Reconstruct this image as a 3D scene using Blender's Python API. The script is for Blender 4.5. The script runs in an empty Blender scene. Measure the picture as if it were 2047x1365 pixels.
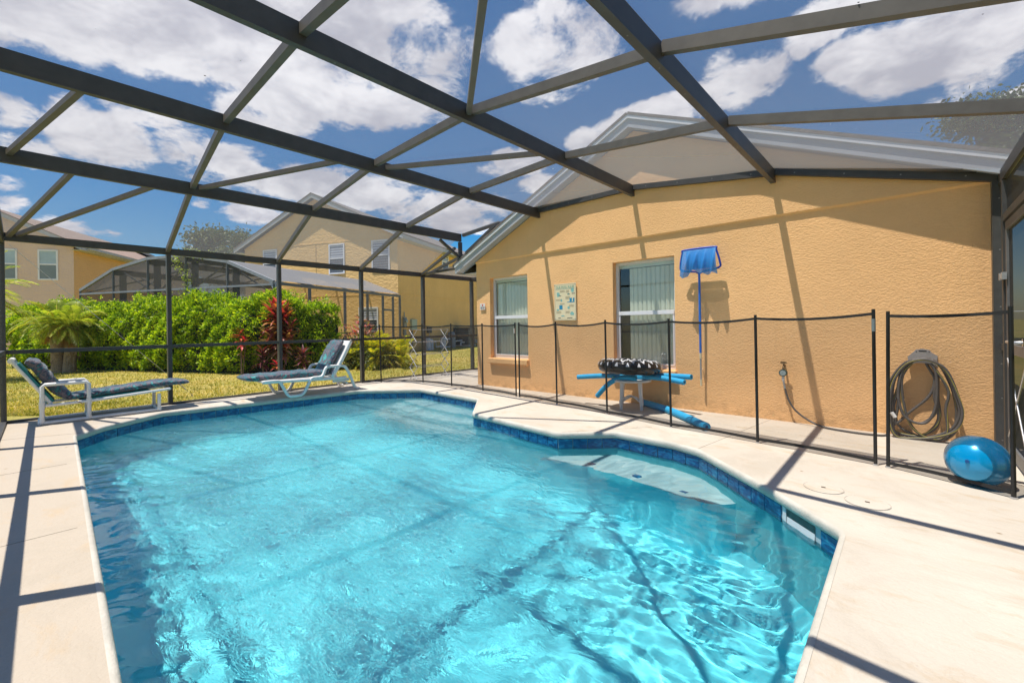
import bpy, bmesh, math, random
import numpy as np
from mathutils import Vector, Matrix, geometry

sc = bpy.context.scene
R = math.radians
PI = math.pi

# ------------------------------------------------------------------ camera
cam = bpy.data.cameras.new('camera')
camo = bpy.data.objects.new('camera', cam)
sc.collection.objects.link(camo)
sc.camera = camo
cam.sensor_width = 36
cam.lens = 860 / 2047 * 36
cam.shift_y = -32.5 / 2047
cam.clip_start = 0.02
cam.clip_end = 1500
YAW = 0.7438
camo.matrix_world = (Matrix.Translation((0, 0, 1.15)) @ Matrix.Rotation(YAW, 4, 'Z')
                     @ Matrix.Rotation(PI / 2, 4, 'X') @ Matrix.Rotation(-0.0145, 4, 'Z'))

# ------------------------------------------------------------------ light
SUN = Vector((0.148, 0.27, -1.0)).normalized()
EL = math.asin(-SUN.z)
AZ = math.atan2(-SUN.x, -SUN.y)          # compass angle of the sun from +Y towards +X
sl = bpy.data.lights.new('sun', 'SUN')
sl.energy = 4.4
sl.angle = R(0.53)
sl.color = (1.0, 0.955, 0.88)
suno = bpy.data.objects.new('sun', sl)
sc.collection.objects.link(suno)
suno.location = (-5, -8, 30)
suno.rotation_euler = SUN.to_track_quat('-Z', 'Y').to_euler()
sl.cycles.is_caustics_light = True

world = bpy.data.worlds.new('World')
sc.world = world
world.use_nodes = True
wt = world.node_tree
wn, wl = wt.nodes, wt.links
bg = wn['Background']
sky = wn.new('ShaderNodeTexSky')
sky.sky_type = 'NISHITA'
sky.sun_disc = False
sky.sun_elevation = EL
sky.sun_rotation = AZ
sky.air_density = 1.0
sky.dust_density = 0.6
sky.ozone_density = 2.2


def wmath(op, a=None, b=None, clamp=False):
    n = wn.new('ShaderNodeMath')
    n.operation = op
    n.use_clamp = clamp
    for i, x in enumerate((a, b)):
        if x is None:
            continue
        if isinstance(x, (int, float)):
            n.inputs[i].default_value = x
        else:
            wl.new(x, n.inputs[i])
    return n.outputs[0]


tc = wn.new('ShaderNodeTexCoord')
sep = wn.new('ShaderNodeSeparateXYZ')
wl.new(tc.outputs['Generated'], sep.inputs[0])
az = wmath('ARCTAN2', sep.outputs[0], sep.outputs[1])
el = wmath('ARCSINE', sep.outputs[2])
# cumulus banks: azimuth, elevation, half widths, weight
CLOUDS = [
    (-82.3, 29.0, 13.2, 4.3, 1.9), (-67.3, 30.0, 14.2, 6.8, 1.9), (-54.9, 27.7, 5.7, 3.6, 1.0), (-59.1, 33.5, 12.1, 4.9, 1.9), (-36.3, 33.3, 9.1, 3.9, 1.6),
    (-37.1, 28.2, 4.0, 1.5, 0.7), (-71.7, 23.5, 6.1, 2.5, 1.3), (-91.4, 29.0, 8.9, 5.1, 1.8), (-50.1, 41.7, 24.6, 5.2, 1.6), (-86.2, 18.1, 4.4, 2.1, 0.95),
    (-88.2, 19.0, 2.0, 1.7, 0.8), (-91.6, 18.9, 1.6, 1.6, 0.85), (-78.3, 18.7, 4.0, 1.9, 0.8), (-75.2, 17.8, 4.3, 2.0, 0.85), (-82.5, 21.0, 3.1, 1.0, 0.5),
    (-90.7, 15.8, 1.8, 1.2, 0.5), (-91.9, 11.6, 1.3, 1.5, 0.85), (-89.3, 9.9, 1.9, 0.6, 0.6), (-87.0, 9.5, 2.0, 0.5, 0.5), (-78.0, 13.4, 1.0, 0.7, 0.6),
    (-70.7, 16.9, 8.3, 1.9, 0.95), (-60.6, 16.6, 6.6, 2.3, 1.05), (-51.9, 14.9, 8.4, 2.6, 1.1), (-73.8, 13.0, 3.4, 1.5, 0.9), (-46.6, 13.7, 4.0, 1.9, 0.9),
    (-42.2, 20.7, 3.9, 1.5, 0.95), (-37.9, 17.9, 3.0, 1.2, 0.85), (-31.7, 22.5, 2.9, 1.6, 0.9), (-22.6, 24.7, 5.6, 1.7, 1.0), (-28.1, 23.5, 3.7, 1.4, 0.8),
    (-14.3, 26.3, 4.4, 2.4, 1.0), (-16.4, 28.7, 2.1, 1.1, 0.7), (-8.4, 27.5, 0.9, 0.8, 0.6), (-3.3, 25.5, 3.6, 2.3, 0.95), (-4.9, 29.3, 5.4, 2.0, 1.05),
    (1.5, 23.8, 5.5, 3.0, 1.5), (5.7, 24.0, 4.1, 2.9, 1.6), (5.0, 20.9, 3.3, 2.0, 0.95), (2.1, 19.7, 1.0, 0.6, 0.6), (6.8, 17.9, 1.4, 1.6, 0.9),
    (-8.3, 34.7, 13.7, 2.6, 1.0),
]
acc = None
for (ca, ce, ra, re_, wgt) in CLOUDS:
    dx = wmath('DIVIDE', wmath('SUBTRACT', az, R(ca)), R(ra))
    dy = wmath('DIVIDE', wmath('SUBTRACT', el, R(ce)), R(re_))
    d2 = wmath('ADD', wmath('MULTIPLY', dx, dx), wmath('MULTIPLY', dy, dy))
    v = wmath('MULTIPLY', wmath('SUBTRACT', 1.25, d2), wgt)
    acc = v if acc is None else wmath('MAXIMUM', acc, v)
acc = wmath('MAXIMUM', acc, -1.0)
acc = wmath('MINIMUM', acc, 1.15)
# behind the view: the same broken cumulus, from noise alone
zc = wmath('ADD', wmath('MAXIMUM', sep.outputs[2], 0.0), 0.22)
cmb = wn.new('ShaderNodeCombineXYZ')
wl.new(wmath('DIVIDE', sep.outputs[0], zc), cmb.inputs[0])
wl.new(wmath('DIVIDE', sep.outputs[1], zc), cmb.inputs[1])


def wnoise(vec, scale, detail, rough, off):
    mp = wn.new('ShaderNodeMapping')
    mp.inputs['Location'].default_value = off
    wl.new(vec, mp.inputs['Vector'])
    n = wn.new('ShaderNodeTexNoise')
    n.inputs['Scale'].default_value = scale
    n.inputs['Detail'].default_value = detail
    n.inputs['Roughness'].default_value = rough
    n.inputs['Distortion'].default_value = 0.25
    wl.new(mp.outputs[0], n.inputs['Vector'])
    return n.outputs['Fac']


nz = wnoise(cmb.outputs[0], 5.2, 13, 0.66, (3.1, 1.7, 0))
nz2 = wnoise(cmb.outputs[0], 0.9, 3, 0.5, (7.1, 4.7, 0))
nz3 = wnoise(cmb.outputs[0], 3.6, 9, 0.62, (1.1, 9.7, 2))
away = wmath('MULTIPLY', wmath('SUBTRACT', sep.outputs[0], wmath('MULTIPLY', sep.outputs[1], 0.6)), 2.0, True)   # 0 in front, 1 behind
amb = wmath('SUBTRACT', wmath('MULTIPLY', nz2, 3.4), 1.75)
amb = wmath('SUBTRACT', amb, wmath('SUBTRACT', 1.2, wmath('MULTIPLY', away, 1.2)))
base = wmath('MAXIMUM', acc, amb)
nzl = wnoise(cmb.outputs[0], 1.9, 4, 0.6, (5.3, 2.2, 1))
dens = wmath('ADD', base, wmath('MULTIPLY', wmath('SUBTRACT', nz, 0.5), 5.0))
dens = wmath('ADD', dens, wmath('MULTIPLY', wmath('SUBTRACT', nzl, 0.5), 2.4))
cover = wn.new('ShaderNodeMapRange')
cover.interpolation_type = 'SMOOTHSTEP'
cover.inputs['From Min'].default_value = -0.05
cover.inputs['From Max'].default_value = 0.80
wl.new(dens, cover.inputs['Value'])
shade = wn.new('ShaderNodeMapRange')
shade.interpolation_type = 'SMOOTHSTEP'
shade.inputs['From Min'].default_value = 0.35
shade.inputs['From Max'].default_value = 0.68
wl.new(nz3, shade.inputs['Value'])
cc = wn.new('ShaderNodeMix')
cc.data_type = 'RGBA'
cc.inputs['A'].default_value = (0.40, 0.40, 0.47, 1)
cc.inputs['B'].default_value = (0.80, 0.79, 0.82, 1)
wl.new(shade.outputs[0], cc.inputs['Factor'])
hsv = wn.new('ShaderNodeHueSaturation')
hsv.inputs['Saturation'].default_value = 1.62
hsv.inputs['Value'].default_value = 0.080
wl.new(sky.outputs[0], hsv.inputs['Color'])
mixs = wn.new('ShaderNodeMix')
mixs.data_type = 'RGBA'
wl.new(wmath('MULTIPLY', cover.outputs[0], 0.97), mixs.inputs['Factor'])
wl.new(hsv.outputs[0], mixs.inputs['A'])
wl.new(cc.outputs['Result'], mixs.inputs['B'])
wl.new(mixs.outputs['Result'], bg.inputs['Color'])
bg.inputs['Strength'].default_value = 1.0

sc.view_settings.view_transform = 'Standard'
sc.view_settings.look = 'None'
sc.view_settings.gamma = 1
sc.view_settings.exposure = 0.78
sc.view_settings.use_curve_mapping = False
sc.cycles.use_denoising = True
sc.cycles.max_bounces = 10
sc.cycles.diffuse_bounces = 4
sc.cycles.glossy_bounces = 4
sc.cycles.transmission_bounces = 8
sc.cycles.transparent_max_bounces = 24
sc.cycles.caustics_refractive = True
sc.cycles.caustics_reflective = False
sc.cycles.sample_clamp_indirect = 6

# ------------------------------------------------------------------ helpers
C = sc.collection


def link_mesh(name, me, parent=None):
    o = bpy.data.objects.new(name, me)
    C.objects.link(o)
    if parent is not None:
        o.parent = parent
        o.matrix_parent_inverse = parent.matrix_world.inverted()
    return o


def thing(name, label, cat, loc=(0, 0, 0), group=None):
    o = bpy.data.objects.new(name, None)
    o.empty_display_size = 0.1
    C.objects.link(o)
    o.location = loc
    o.matrix_world = Matrix.Translation(loc)
    o['label'] = label
    o['category'] = cat
    if group:
        o['group'] = group
    return o


def tag(o, label, cat, group=None):
    o['label'] = label
    o['category'] = cat
    if group:
        o['group'] = group
    return o


class MB:
    """collects shapes and links them as one mesh object"""

    def __init__(s):
        s.v, s.f, s.m = [], [], []
        s.sm = []

    def add(s, vs, fs, mi=0, smooth=False):
        b = len(s.v)
        s.v += [tuple(x) for x in vs]
        s.f += [tuple(i + b for i in f) for f in fs]
        s.m += [mi] * len(fs)
        s.sm += [smooth] * len(fs)

    def box(s, x0, x1, y0, y1, z0, z1, mi=0):
        s.add([(x0, y0, z0), (x1, y0, z0), (x1, y1, z0), (x0, y1, z0), (x0, y0, z1), (x1, y0, z1), (x1, y1, z1), (x0, y1, z1)],
              [(0, 3, 2, 1), (4, 5, 6, 7), (0, 1, 5, 4), (1, 2, 6, 5), (2, 3, 7, 6), (3, 0, 4, 7)], mi)

    def bar(s, p0, p1, w, h, up=(0, 0, 1), mi=0):
        p0, p1 = Vector(p0), Vector(p1)
        d = (p1 - p0).normalized()
        u = Vector(up)
        sd = d.cross(u)
        if sd.length < 1e-4:
            sd = d.cross(Vector((1, 0, 0)))
        sd.normalize()
        u = sd.cross(d).normalized()
        vs = []
        for p in (p0, p1):
            for a, b in ((-1, -1), (1, -1), (1, 1), (-1, 1)):
                vs.append(p + sd * (a * w / 2) + u * (b * h / 2))
        s.add(vs, [(0, 3, 2, 1), (4, 5, 6, 7), (0, 1, 5, 4), (1, 2, 6, 5), (2, 3, 7, 6), (3, 0, 4, 7)], mi)

    def tube(s, pts, r, n=8, mi=0, caps=True, closed=False):
        pts = [Vector(p) for p in pts]
        m = len(pts)
        rs = r if isinstance(r, (list, tuple)) else [r] * m
        prev = None
        rings = []
        for i, p in enumerate(pts):
            if closed:
                t = (pts[(i + 1) % m] - pts[i - 1])
            else:
                t = pts[min(i + 1, m - 1)] - pts[max(i - 1, 0)]
            t.normalize()
            if prev is None:
                a = Vector((0, 0, 1)) if abs(t.z) < 0.9 else Vector((1, 0, 0))
                u = t.cross(a).normalized()
            else:
                u = (prev - t * prev.dot(t)).normalized()
            prev = u
            w = t.cross(u)
            rings.append([p + (u * math.cos(2 * PI * k / n) + w * math.sin(2 * PI * k / n)) * rs[i] for k in range(n)])
        vs = [q for rg in rings for q in rg]
        fs = []
        for i in range(m if closed else m - 1):
            j = (i + 1) % m
            for k in range(n):
                fs.append((i * n + k, i * n + (k + 1) % n, j * n + (k + 1) % n, j * n + k))
        s.add(vs, fs, mi, True)
        if caps and not closed:
            s.add(rings[0], [tuple(reversed(range(n)))], mi)
            s.add(rings[-1], [tuple(range(n))], mi)

    def disc(s, c, r, n=20, mi=0, nrm=(0, 0, 1)):
        c = Vector(c)
        nv = Vector(nrm).normalized()
        a = nv.orthogonal().normalized()
        b = nv.cross(a)
        s.add([c + (a * math.cos(2 * PI * k / n) + b * math.sin(2 * PI * k / n)) * r for k in range(n)], [tuple(range(n))], mi)

    def build(s, name, mats, parent=None, bevel=0):
        me = bpy.data.meshes.new(name)
        me.from_pydata(s.v, [], s.f)
        for m in (mats if isinstance(mats, (list, tuple)) else [mats]):
            me.materials.append(m)
        me.polygons.foreach_set('material_index', s.m)
        me.polygons.foreach_set('use_smooth', s.sm)
        me.update()
        o = link_mesh(name, me, parent)
        if bevel:
            b = o.modifiers.new('bevel', 'BEVEL')
            b.width = bevel
            b.segments = 2
            b.limit_method = 'ANGLE'
        return o


def smooth_path(pts, k=6, closed=False):
    """Catmull-Rom through the points"""
    P = [Vector(p) for p in pts]
    n = len(P)
    out = []
    rng = range(n if closed else n - 1)
    for i in rng:
        if closed:
            a, b, c, d = P[i - 1], P[i], P[(i + 1) % n], P[(i + 2) % n]
        else:
            a, b, c, d = P[max(i - 1, 0)], P[i], P[i + 1], P[min(i + 2, n - 1)]
        for j in range(k):
            t = j / k
            out.append(0.5 * ((2 * b) + (c - a) * t + (2 * a - 5 * b + 4 * c - d) * t * t + (-a + 3 * b - 3 * c + d) * t ** 3))
    if not closed:
        out.append(P[-1])
    return out


# ------------------------------------------------------------------ materials
def newmat(name):
    m = bpy.data.materials.new(name)
    m.use_nodes = True
    nt = m.node_tree
    return m, nt, nt.nodes, nt.links, nt.nodes['Principled BSDF']


def mapped(nt, scale=(1, 1, 1), rot=(0, 0, 0), coord='Object'):
    t = nt.nodes.new('ShaderNodeTexCoord')
    mp = nt.nodes.new('ShaderNodeMapping')
    mp.inputs['Scale'].default_value = scale
    mp.inputs['Rotation'].default_value = rot
    nt.links.new(t.outputs[coord], mp.inputs['Vector'])
    return mp.outputs[0]


def noise(nt, vec, scale, detail=4, rough=0.55, dist=0.0):
    n = nt.nodes.new('ShaderNodeTexNoise')
    n.inputs['Scale'].default_value = scale
    n.inputs['Detail'].default_value = detail
    n.inputs['Roughness'].default_value = rough
    n.inputs['Distortion'].default_value = dist
    if vec is not None:
        nt.links.new(vec, n.inputs['Vector'])
    return n.outputs['Fac']


def ramp(nt, fac, stops):
    r = nt.nodes.new('ShaderNodeValToRGB')
    e = r.color_ramp.elements
    while len(e) < len(stops):
        e.new(0.5)
    for i, (p, c) in enumerate(stops):
        e[i].position = p
        e[i].color = (*c, 1) if len(c) == 3 else c
    nt.links.new(fac, r.inputs[0])
    return r.outputs[0]


def bump(nt, height, strength, dist, prev=None):
    b = nt.nodes.new('ShaderNodeBump')
    b.inputs['Strength'].default_value = strength
    b.inputs['Distance'].default_value = dist
    nt.links.new(height, b.inputs['Height'])
    if prev is not None:
        nt.links.new(prev, b.inputs['Normal'])
    return b.outputs[0]


def mixc(nt, fac, a, b, mode='MIX'):
    m = nt.nodes.new('ShaderNodeMix')
    m.data_type = 'RGBA'
    m.blend_type = mode
    for s, x in (('Factor', fac), ('A', a), ('B', b)):
        if isinstance(x, (int, float)):
            m.inputs[s].default_value = x
        elif isinstance(x, tuple):
            m.inputs[s].default_value = (*x, 1) if len(x) == 3 else x
        else:
            nt.links.new(x, m.inputs[s])
    return m.outputs['Result']


def simple(name, col, rough=0.5, var=0.12, vscale=6, bmp=0.0, bscale=60, metal=0.0, spec=0.5, bdist=0.003):
    m, nt, N, L, b = newmat(name)
    v = mapped(nt)
    n = noise(nt, v, vscale, 5, 0.6)
    c = ramp(nt, n, [(0.3, tuple(x * (1 - var) for x in col)), (0.7, tuple(min(1, x * (1 + var)) for x in col))])
    L.new(c, b.inputs['Base Color'])
    b.inputs['Roughness'].default_value = rough
    b.inputs['Metallic'].default_value = metal
    b.inputs['Specular IOR Level'].default_value = spec
    if bmp:
        L.new(bump(nt, noise(nt, v, bscale, 4, 0.6), bmp, bdist), b.inputs['Normal'])
    return m


def stucco(name, col, scale=26, strength=0.9, dist=0.010, mottle=0.10):
    m, nt, N, L, b = newmat(name)
    v = mapped(nt, (1, 1, 1.9))
    h1 = noise(nt, v, scale, 5, 0.55, 0.6)
    r1 = ramp(nt, h1, [(0.38, (0, 0, 0)), (0.62, (1, 1, 1))])
    h2 = noise(nt, v, scale * 3.2, 3, 0.6)
    big = noise(nt, mapped(nt), 0.9, 5, 0.6)
    lo = tuple(x * (1 - mottle) for x in col)
    hi = tuple(x * (1 + mottle) for x in col)
    c = ramp(nt, big, [(0.3, lo), (0.7, hi)])
    # splash dirt along the foot and faint runs down the wall
    sz = nt.nodes.new('ShaderNodeSeparateXYZ')
    L.new(mapped(nt), sz.inputs[0])
    ft = nt.nodes.new('ShaderNodeMapRange')
    ft.inputs['From Min'].default_value = 0.22
    ft.inputs['From Max'].default_value = 0.0
    L.new(sz.outputs[2], ft.inputs['Value'])
    dn = ramp(nt, noise(nt, mapped(nt, (3, 3, 5)), 2.2, 7, 0.7), [(0.42, (0, 0, 0)), (0.62, (1, 1, 1))])
    mf = nt.nodes.new('ShaderNodeMath')
    mf.operation = 'MULTIPLY'
    L.new(ft.outputs[0], mf.inputs[0])
    L.new(dn, mf.inputs[1])
    c = mixc(nt, mf.outputs[0], c, tuple(x * 0.62 for x in col))
    run = ramp(nt, noise(nt, mapped(nt, (5, 5, 0.35)), 1.3, 6, 0.65), [(0.56, (0, 0, 0)), (0.75, (1, 1, 1))])
    rf = nt.nodes.new('ShaderNodeMath')
    rf.operation = 'MULTIPLY'
    rf.inputs[1].default_value = 0.16
    L.new(run, rf.inputs[0])
    c = mixc(nt, rf.outputs[0], c, tuple(x * 0.6 for x in col))
    L.new(c, b.inputs['Base Color'])
    b.inputs['Roughness'].default_value = 0.9
    b.inputs['Specular IOR Level'].default_value = 0.2
    n1 = bump(nt, r1, strength, dist)
    n2 = bump(nt, h2, strength * 0.4, dist * 0.3, n1)
    L.new(n2, b.inputs['Normal'])
    return m


M = {}
M['stucco'] = stucco('orange_stucco', (0.95, 0.56, 0.26), 44, 0.52, 0.005, 0.08)
M['stucco_far'] = stucco('yellow_stucco', (0.80, 0.52, 0.21), 6, 0.5, 0.02, 0.06)
M['stucco_far_dark'] = stucco('yellow_stucco_side', (0.4, 0.26, 0.1), 6, 0.5, 0.02, 0.06)
M['stucco_pink'] = stucco('taupe_stucco', (0.76, 0.56, 0.44), 6, 0.5, 0.02, 0.05)
M['stucco_left'] = stucco('peach_stucco', (0.72, 0.46, 0.22), 6, 0.5, 0.02, 0.05)
M['bronze'] = simple('bronze_aluminium', (0.062, 0.060, 0.057), 0.45, 0.15, 9, 0.15, 90, 0.0, 0.5)
M['bronze_light'] = simple('bounce_lit_bronze', (0.11, 0.10, 0.088), 0.5, 0.15, 9)  # purlins and braces: bounced light put into a paler bronze
M['grey_frame'] = simple('grey_frame', (0.24, 0.25, 0.27), 0.5, 0.15, 9)
M['bronze_old'] = simple('grey_aluminium', (0.13, 0.13, 0.13), 0.5, 0.15, 9)
M['white_metal'] = simple('white_aluminium', (0.78, 0.78, 0.80), 0.4, 0.05)
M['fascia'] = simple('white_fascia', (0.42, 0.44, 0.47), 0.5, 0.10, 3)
M['shingle'] = simple('grey_shingle', (0.16, 0.14, 0.13), 0.95, 0.25, 14, 0.8, 30, bdist=0.01)
M['shingle_brown'] = simple('brown_shingle', (0.26, 0.18, 0.14), 0.95, 0.25, 10, 0.8, 12, bdist=0.02)
M['white_plastic'] = simple('white_plastic', (0.80, 0.78, 0.75), 0.35, 0.06, 8)
M['black_plastic'] = simple('black_pole', (0.012, 0.012, 0.013), 0.35, 0.2, 20)
M['black_band'] = simple('black_webbing', (0.02, 0.019, 0.018), 0.8, 0.2, 30)
M['grout'] = simple('grout', (0.42, 0.50, 0.52), 0.9, 0.1)
M['noodle'] = simple('blue_foam', (0.025, 0.40, 0.72), 0.75, 0.06, 10, 0.4, 220, bdist=0.002)
M['noodle_hole'] = simple('foam_hole', (0.01, 0.08, 0.25), 0.9, 0.05)
M['hose'] = simple('grey_hose', (0.10, 0.088, 0.08), 0.5, 0.1, 30)
M['hose_yellow'] = simple('yellow_stripe', (0.45, 0.38, 0.03), 0.5, 0.1, 30)
M['brass'] = simple('old_brass', (0.20, 0.13, 0.06), 0.5, 0.3, 40, metal=0.6)
M['timer'] = simple('green_timer', (0.03, 0.06, 0.05), 0.4, 0.2, 30)
M['timer_face'] = simple('timer_face', (0.30, 0.36, 0.36), 0.4, 0.15, 60)
M['net_frame'] = simple('blue_rim', (0.008, 0.06, 0.45), 0.4, 0.1)
M['pole_blue'] = simple('blue_pole', (0.02, 0.16, 0.62), 0.35, 0.08, 20)
M['alu'] = simple('bare_aluminium', (0.55, 0.55, 0.56), 0.35, 0.1, 30, metal=0.7)
M['teal_sling'] = simple('teal_sling', (0.01, 0.17, 0.17), 0.7, 0.1, 60, 0.4, 300)
M['teal_plastic'] = simple('teal_mask', (0.03, 0.45, 0.36), 0.15, 0.2, 12)
M['hanger'] = simple('weathered_plastic', (0.40, 0.36, 0.33), 0.7, 0.1, 20, 0.3, 80)
M['blind'] = simple('cream_blind', (0.86, 0.86, 0.74), 0.6, 0.05, 4)
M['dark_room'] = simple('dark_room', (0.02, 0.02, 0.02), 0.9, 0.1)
M['ac'] = simple('ac_metal', (0.07, 0.07, 0.075), 0.6, 0.2, 30, 0.5, 60)
M['meter'] = simple('grey_meter', (0.22, 0.24, 0.25), 0.5, 0.1)
M['meter_green'] = simple('green_box', (0.38, 0.46, 0.38), 0.5, 0.1)
M['pvc'] = simple('pvc_pipe', (0.66, 0.66, 0.66), 0.5, 0.06)
M['screw'] = simple('screw', (0.3, 0.28, 0.26), 0.4, 0.1, metal=0.6)
M['bark'] = simple('bark', (0.16, 0.11, 0.08), 0.95, 0.35, 25, 1.0, 30, bdist=0.02)
M['palm_trunk'] = simple('palm_fibre', (0.36, 0.26, 0.17), 0.95, 0.35, 30, 1.0, 40, bdist=0.03)
M['soil'] = simple('soil', (0.10, 0.065, 0.04), 0.95, 0.3, 8, 0.6, 30)


def deck_mat():
    m, nt, N, L, b = newmat('cream_deck')
    v = mapped(nt)
    big = noise(nt, v, 0.55, 6, 0.62)
    st = noise(nt, mapped(nt, (1, 2.2, 1), (0, 0, 0.6)), 2.6, 8, 0.7, 0.5)
    c0 = ramp(nt, big, [(0.32, (0.53, 0.465, 0.385)), (0.68, (0.66, 0.60, 0.51))])
    # browner towards the left side of the deck
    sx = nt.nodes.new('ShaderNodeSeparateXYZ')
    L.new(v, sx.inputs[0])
    left_f = nt.nodes.new('ShaderNodeMapRange')
    left_f.inputs['From Min'].default_value = 0.9
    left_f.inputs['From Max'].default_value = 0.1
    L.new(sx.outputs[1], left_f.inputs['Value'])
    c0 = mixc(nt, left_f.outputs[0], c0, (0.50, 0.425, 0.335))
    rust = ramp(nt, st, [(0.53, (0, 0, 0)), (0.74, (1, 1, 1))])
    c1 = mixc(nt, rust, c0, (0.52, 0.40, 0.27))
    # scattered dirt specks and leaf stains
    vo = nt.nodes.new('ShaderNodeTexVoronoi')
    vo.inputs['Scale'].default_value = 3.2
    L.new(v, vo.inputs['Vector'])
    spo = ramp(nt, vo.outputs['Distance'], [(0.018, (1, 1, 1)), (0.05, (0, 0, 0))])
    c1 = mixc(nt, spo, c1, (0.30, 0.21, 0.12))
    wet = ramp(nt, noise(nt, v, 0.8, 7, 0.75, 0.8), [(0.50, (0, 0, 0)), (0.60, (1, 1, 1))])
    c1 = mixc(nt, wet, c1, mixc(nt, 0.30, c1, (0.42, 0.36, 0.28)))
    spk = noise(nt, v, 120, 3, 0.7)
    c2 = mixc(nt, 0.35, c1, ramp(nt, spk, [(0.3, (0.55, 0.5, 0.44)), (0.6, (0.78, 0.74, 0.67))]), 'MULTIPLY')
    c3 = mixc(nt, 0.55, c1, c2)
    L.new(c3, b.inputs['Base Color'])
    b.inputs['Roughness'].default_value = 0.85
    b.inputs['Specular IOR Level'].default_value = 0.25
    h = noise(nt, v, 38, 4, 0.6, 0.4)
    hr = ramp(nt, h, [(0.42, (0, 0, 0)), (0.56, (1, 1, 1))])
    L.new(bump(nt, hr, 0.30, 0.003, bump(nt, noise(nt, v, 160, 3), 0.3, 0.002)), b.inputs['Normal'])
    return m


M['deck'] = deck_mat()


def coping_mat():
    m, nt, N, L, b = newmat('coping')
    v = mapped(nt)
    c = ramp(nt, noise(nt, v, 3.0, 8, 0.7), [(0.35, (0.46, 0.43, 0.36)), (0.65, (0.60, 0.55, 0.47))])
    L.new(c, b.inputs['Base Color'])
    b.inputs['Roughness'].default_value = 0.85
    L.new(bump(nt, noise(nt, v, 55, 5, 0.65), 0.7, 0.006), b.inputs['Normal'])
    return m


M['coping'] = coping_mat()


def tile_mat():
    m, nt, N, L, b = newmat('blue_pool_tile')
    oi = nt.nodes.new('ShaderNodeObjectInfo')
    t = nt.nodes.new('ShaderNodeTexCoord')
    ad = nt.nodes.new('ShaderNodeVectorMath')
    ad.operation = 'ADD'
    L.new(t.outputs['Object'], ad.inputs[0])
    cm = nt.nodes.new('ShaderNodeCombineXYZ')
    mu = nt.nodes.new('ShaderNodeMath')
    mu.operation = 'MULTIPLY'
    mu.inputs[1].default_value = 37.0
    L.new(oi.outputs['Random'], mu.inputs[0])
    L.new(mu.outputs[0], cm.inputs[0])
    L.new(cm.outputs[0], ad.inputs[1])
    mp = nt.nodes.new('ShaderNodeMapping')
    mp.inputs['Scale'].default_value = (1, 1, 2.6)
    L.new(ad.outputs[0], mp.inputs[0])
    n = noise(nt, mp.outputs[0], 9, 8, 0.65, 1.6)
    c = ramp(nt, n, [(0.30, (0.003, 0.028, 0.085)), (0.46, (0.006, 0.075, 0.21)), (0.58, (0.015, 0.17, 0.33)), (0.74, (0.05, 0.33, 0.45))])
    L.new(c, b.inputs['Base Color'])
    b.inputs['Roughness'].default_value = 0.16
    L.new(bump(nt, n, 0.2, 0.003), b.inputs['Normal'])
    return m


M['tile'] = tile_mat()


def plaster_mat(name, lo, hi):
    m, nt, N, L, b = newmat(name)
    v = mapped(nt)
    c = ramp(nt, noise(nt, v, 1.6, 6, 0.65), [(0.3, lo), (0.7, hi)])
    L.new(c, b.inputs['Base Color'])
    b.inputs['Roughness'].default_value = 0.8
    return m


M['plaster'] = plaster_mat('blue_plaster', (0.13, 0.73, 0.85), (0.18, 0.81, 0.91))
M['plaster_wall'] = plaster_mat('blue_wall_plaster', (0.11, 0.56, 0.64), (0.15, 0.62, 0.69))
M['plaster_pale'] = plaster_mat('pale_plaster', (0.33, 0.50, 0.53), (0.42, 0.58, 0.61))


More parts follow.
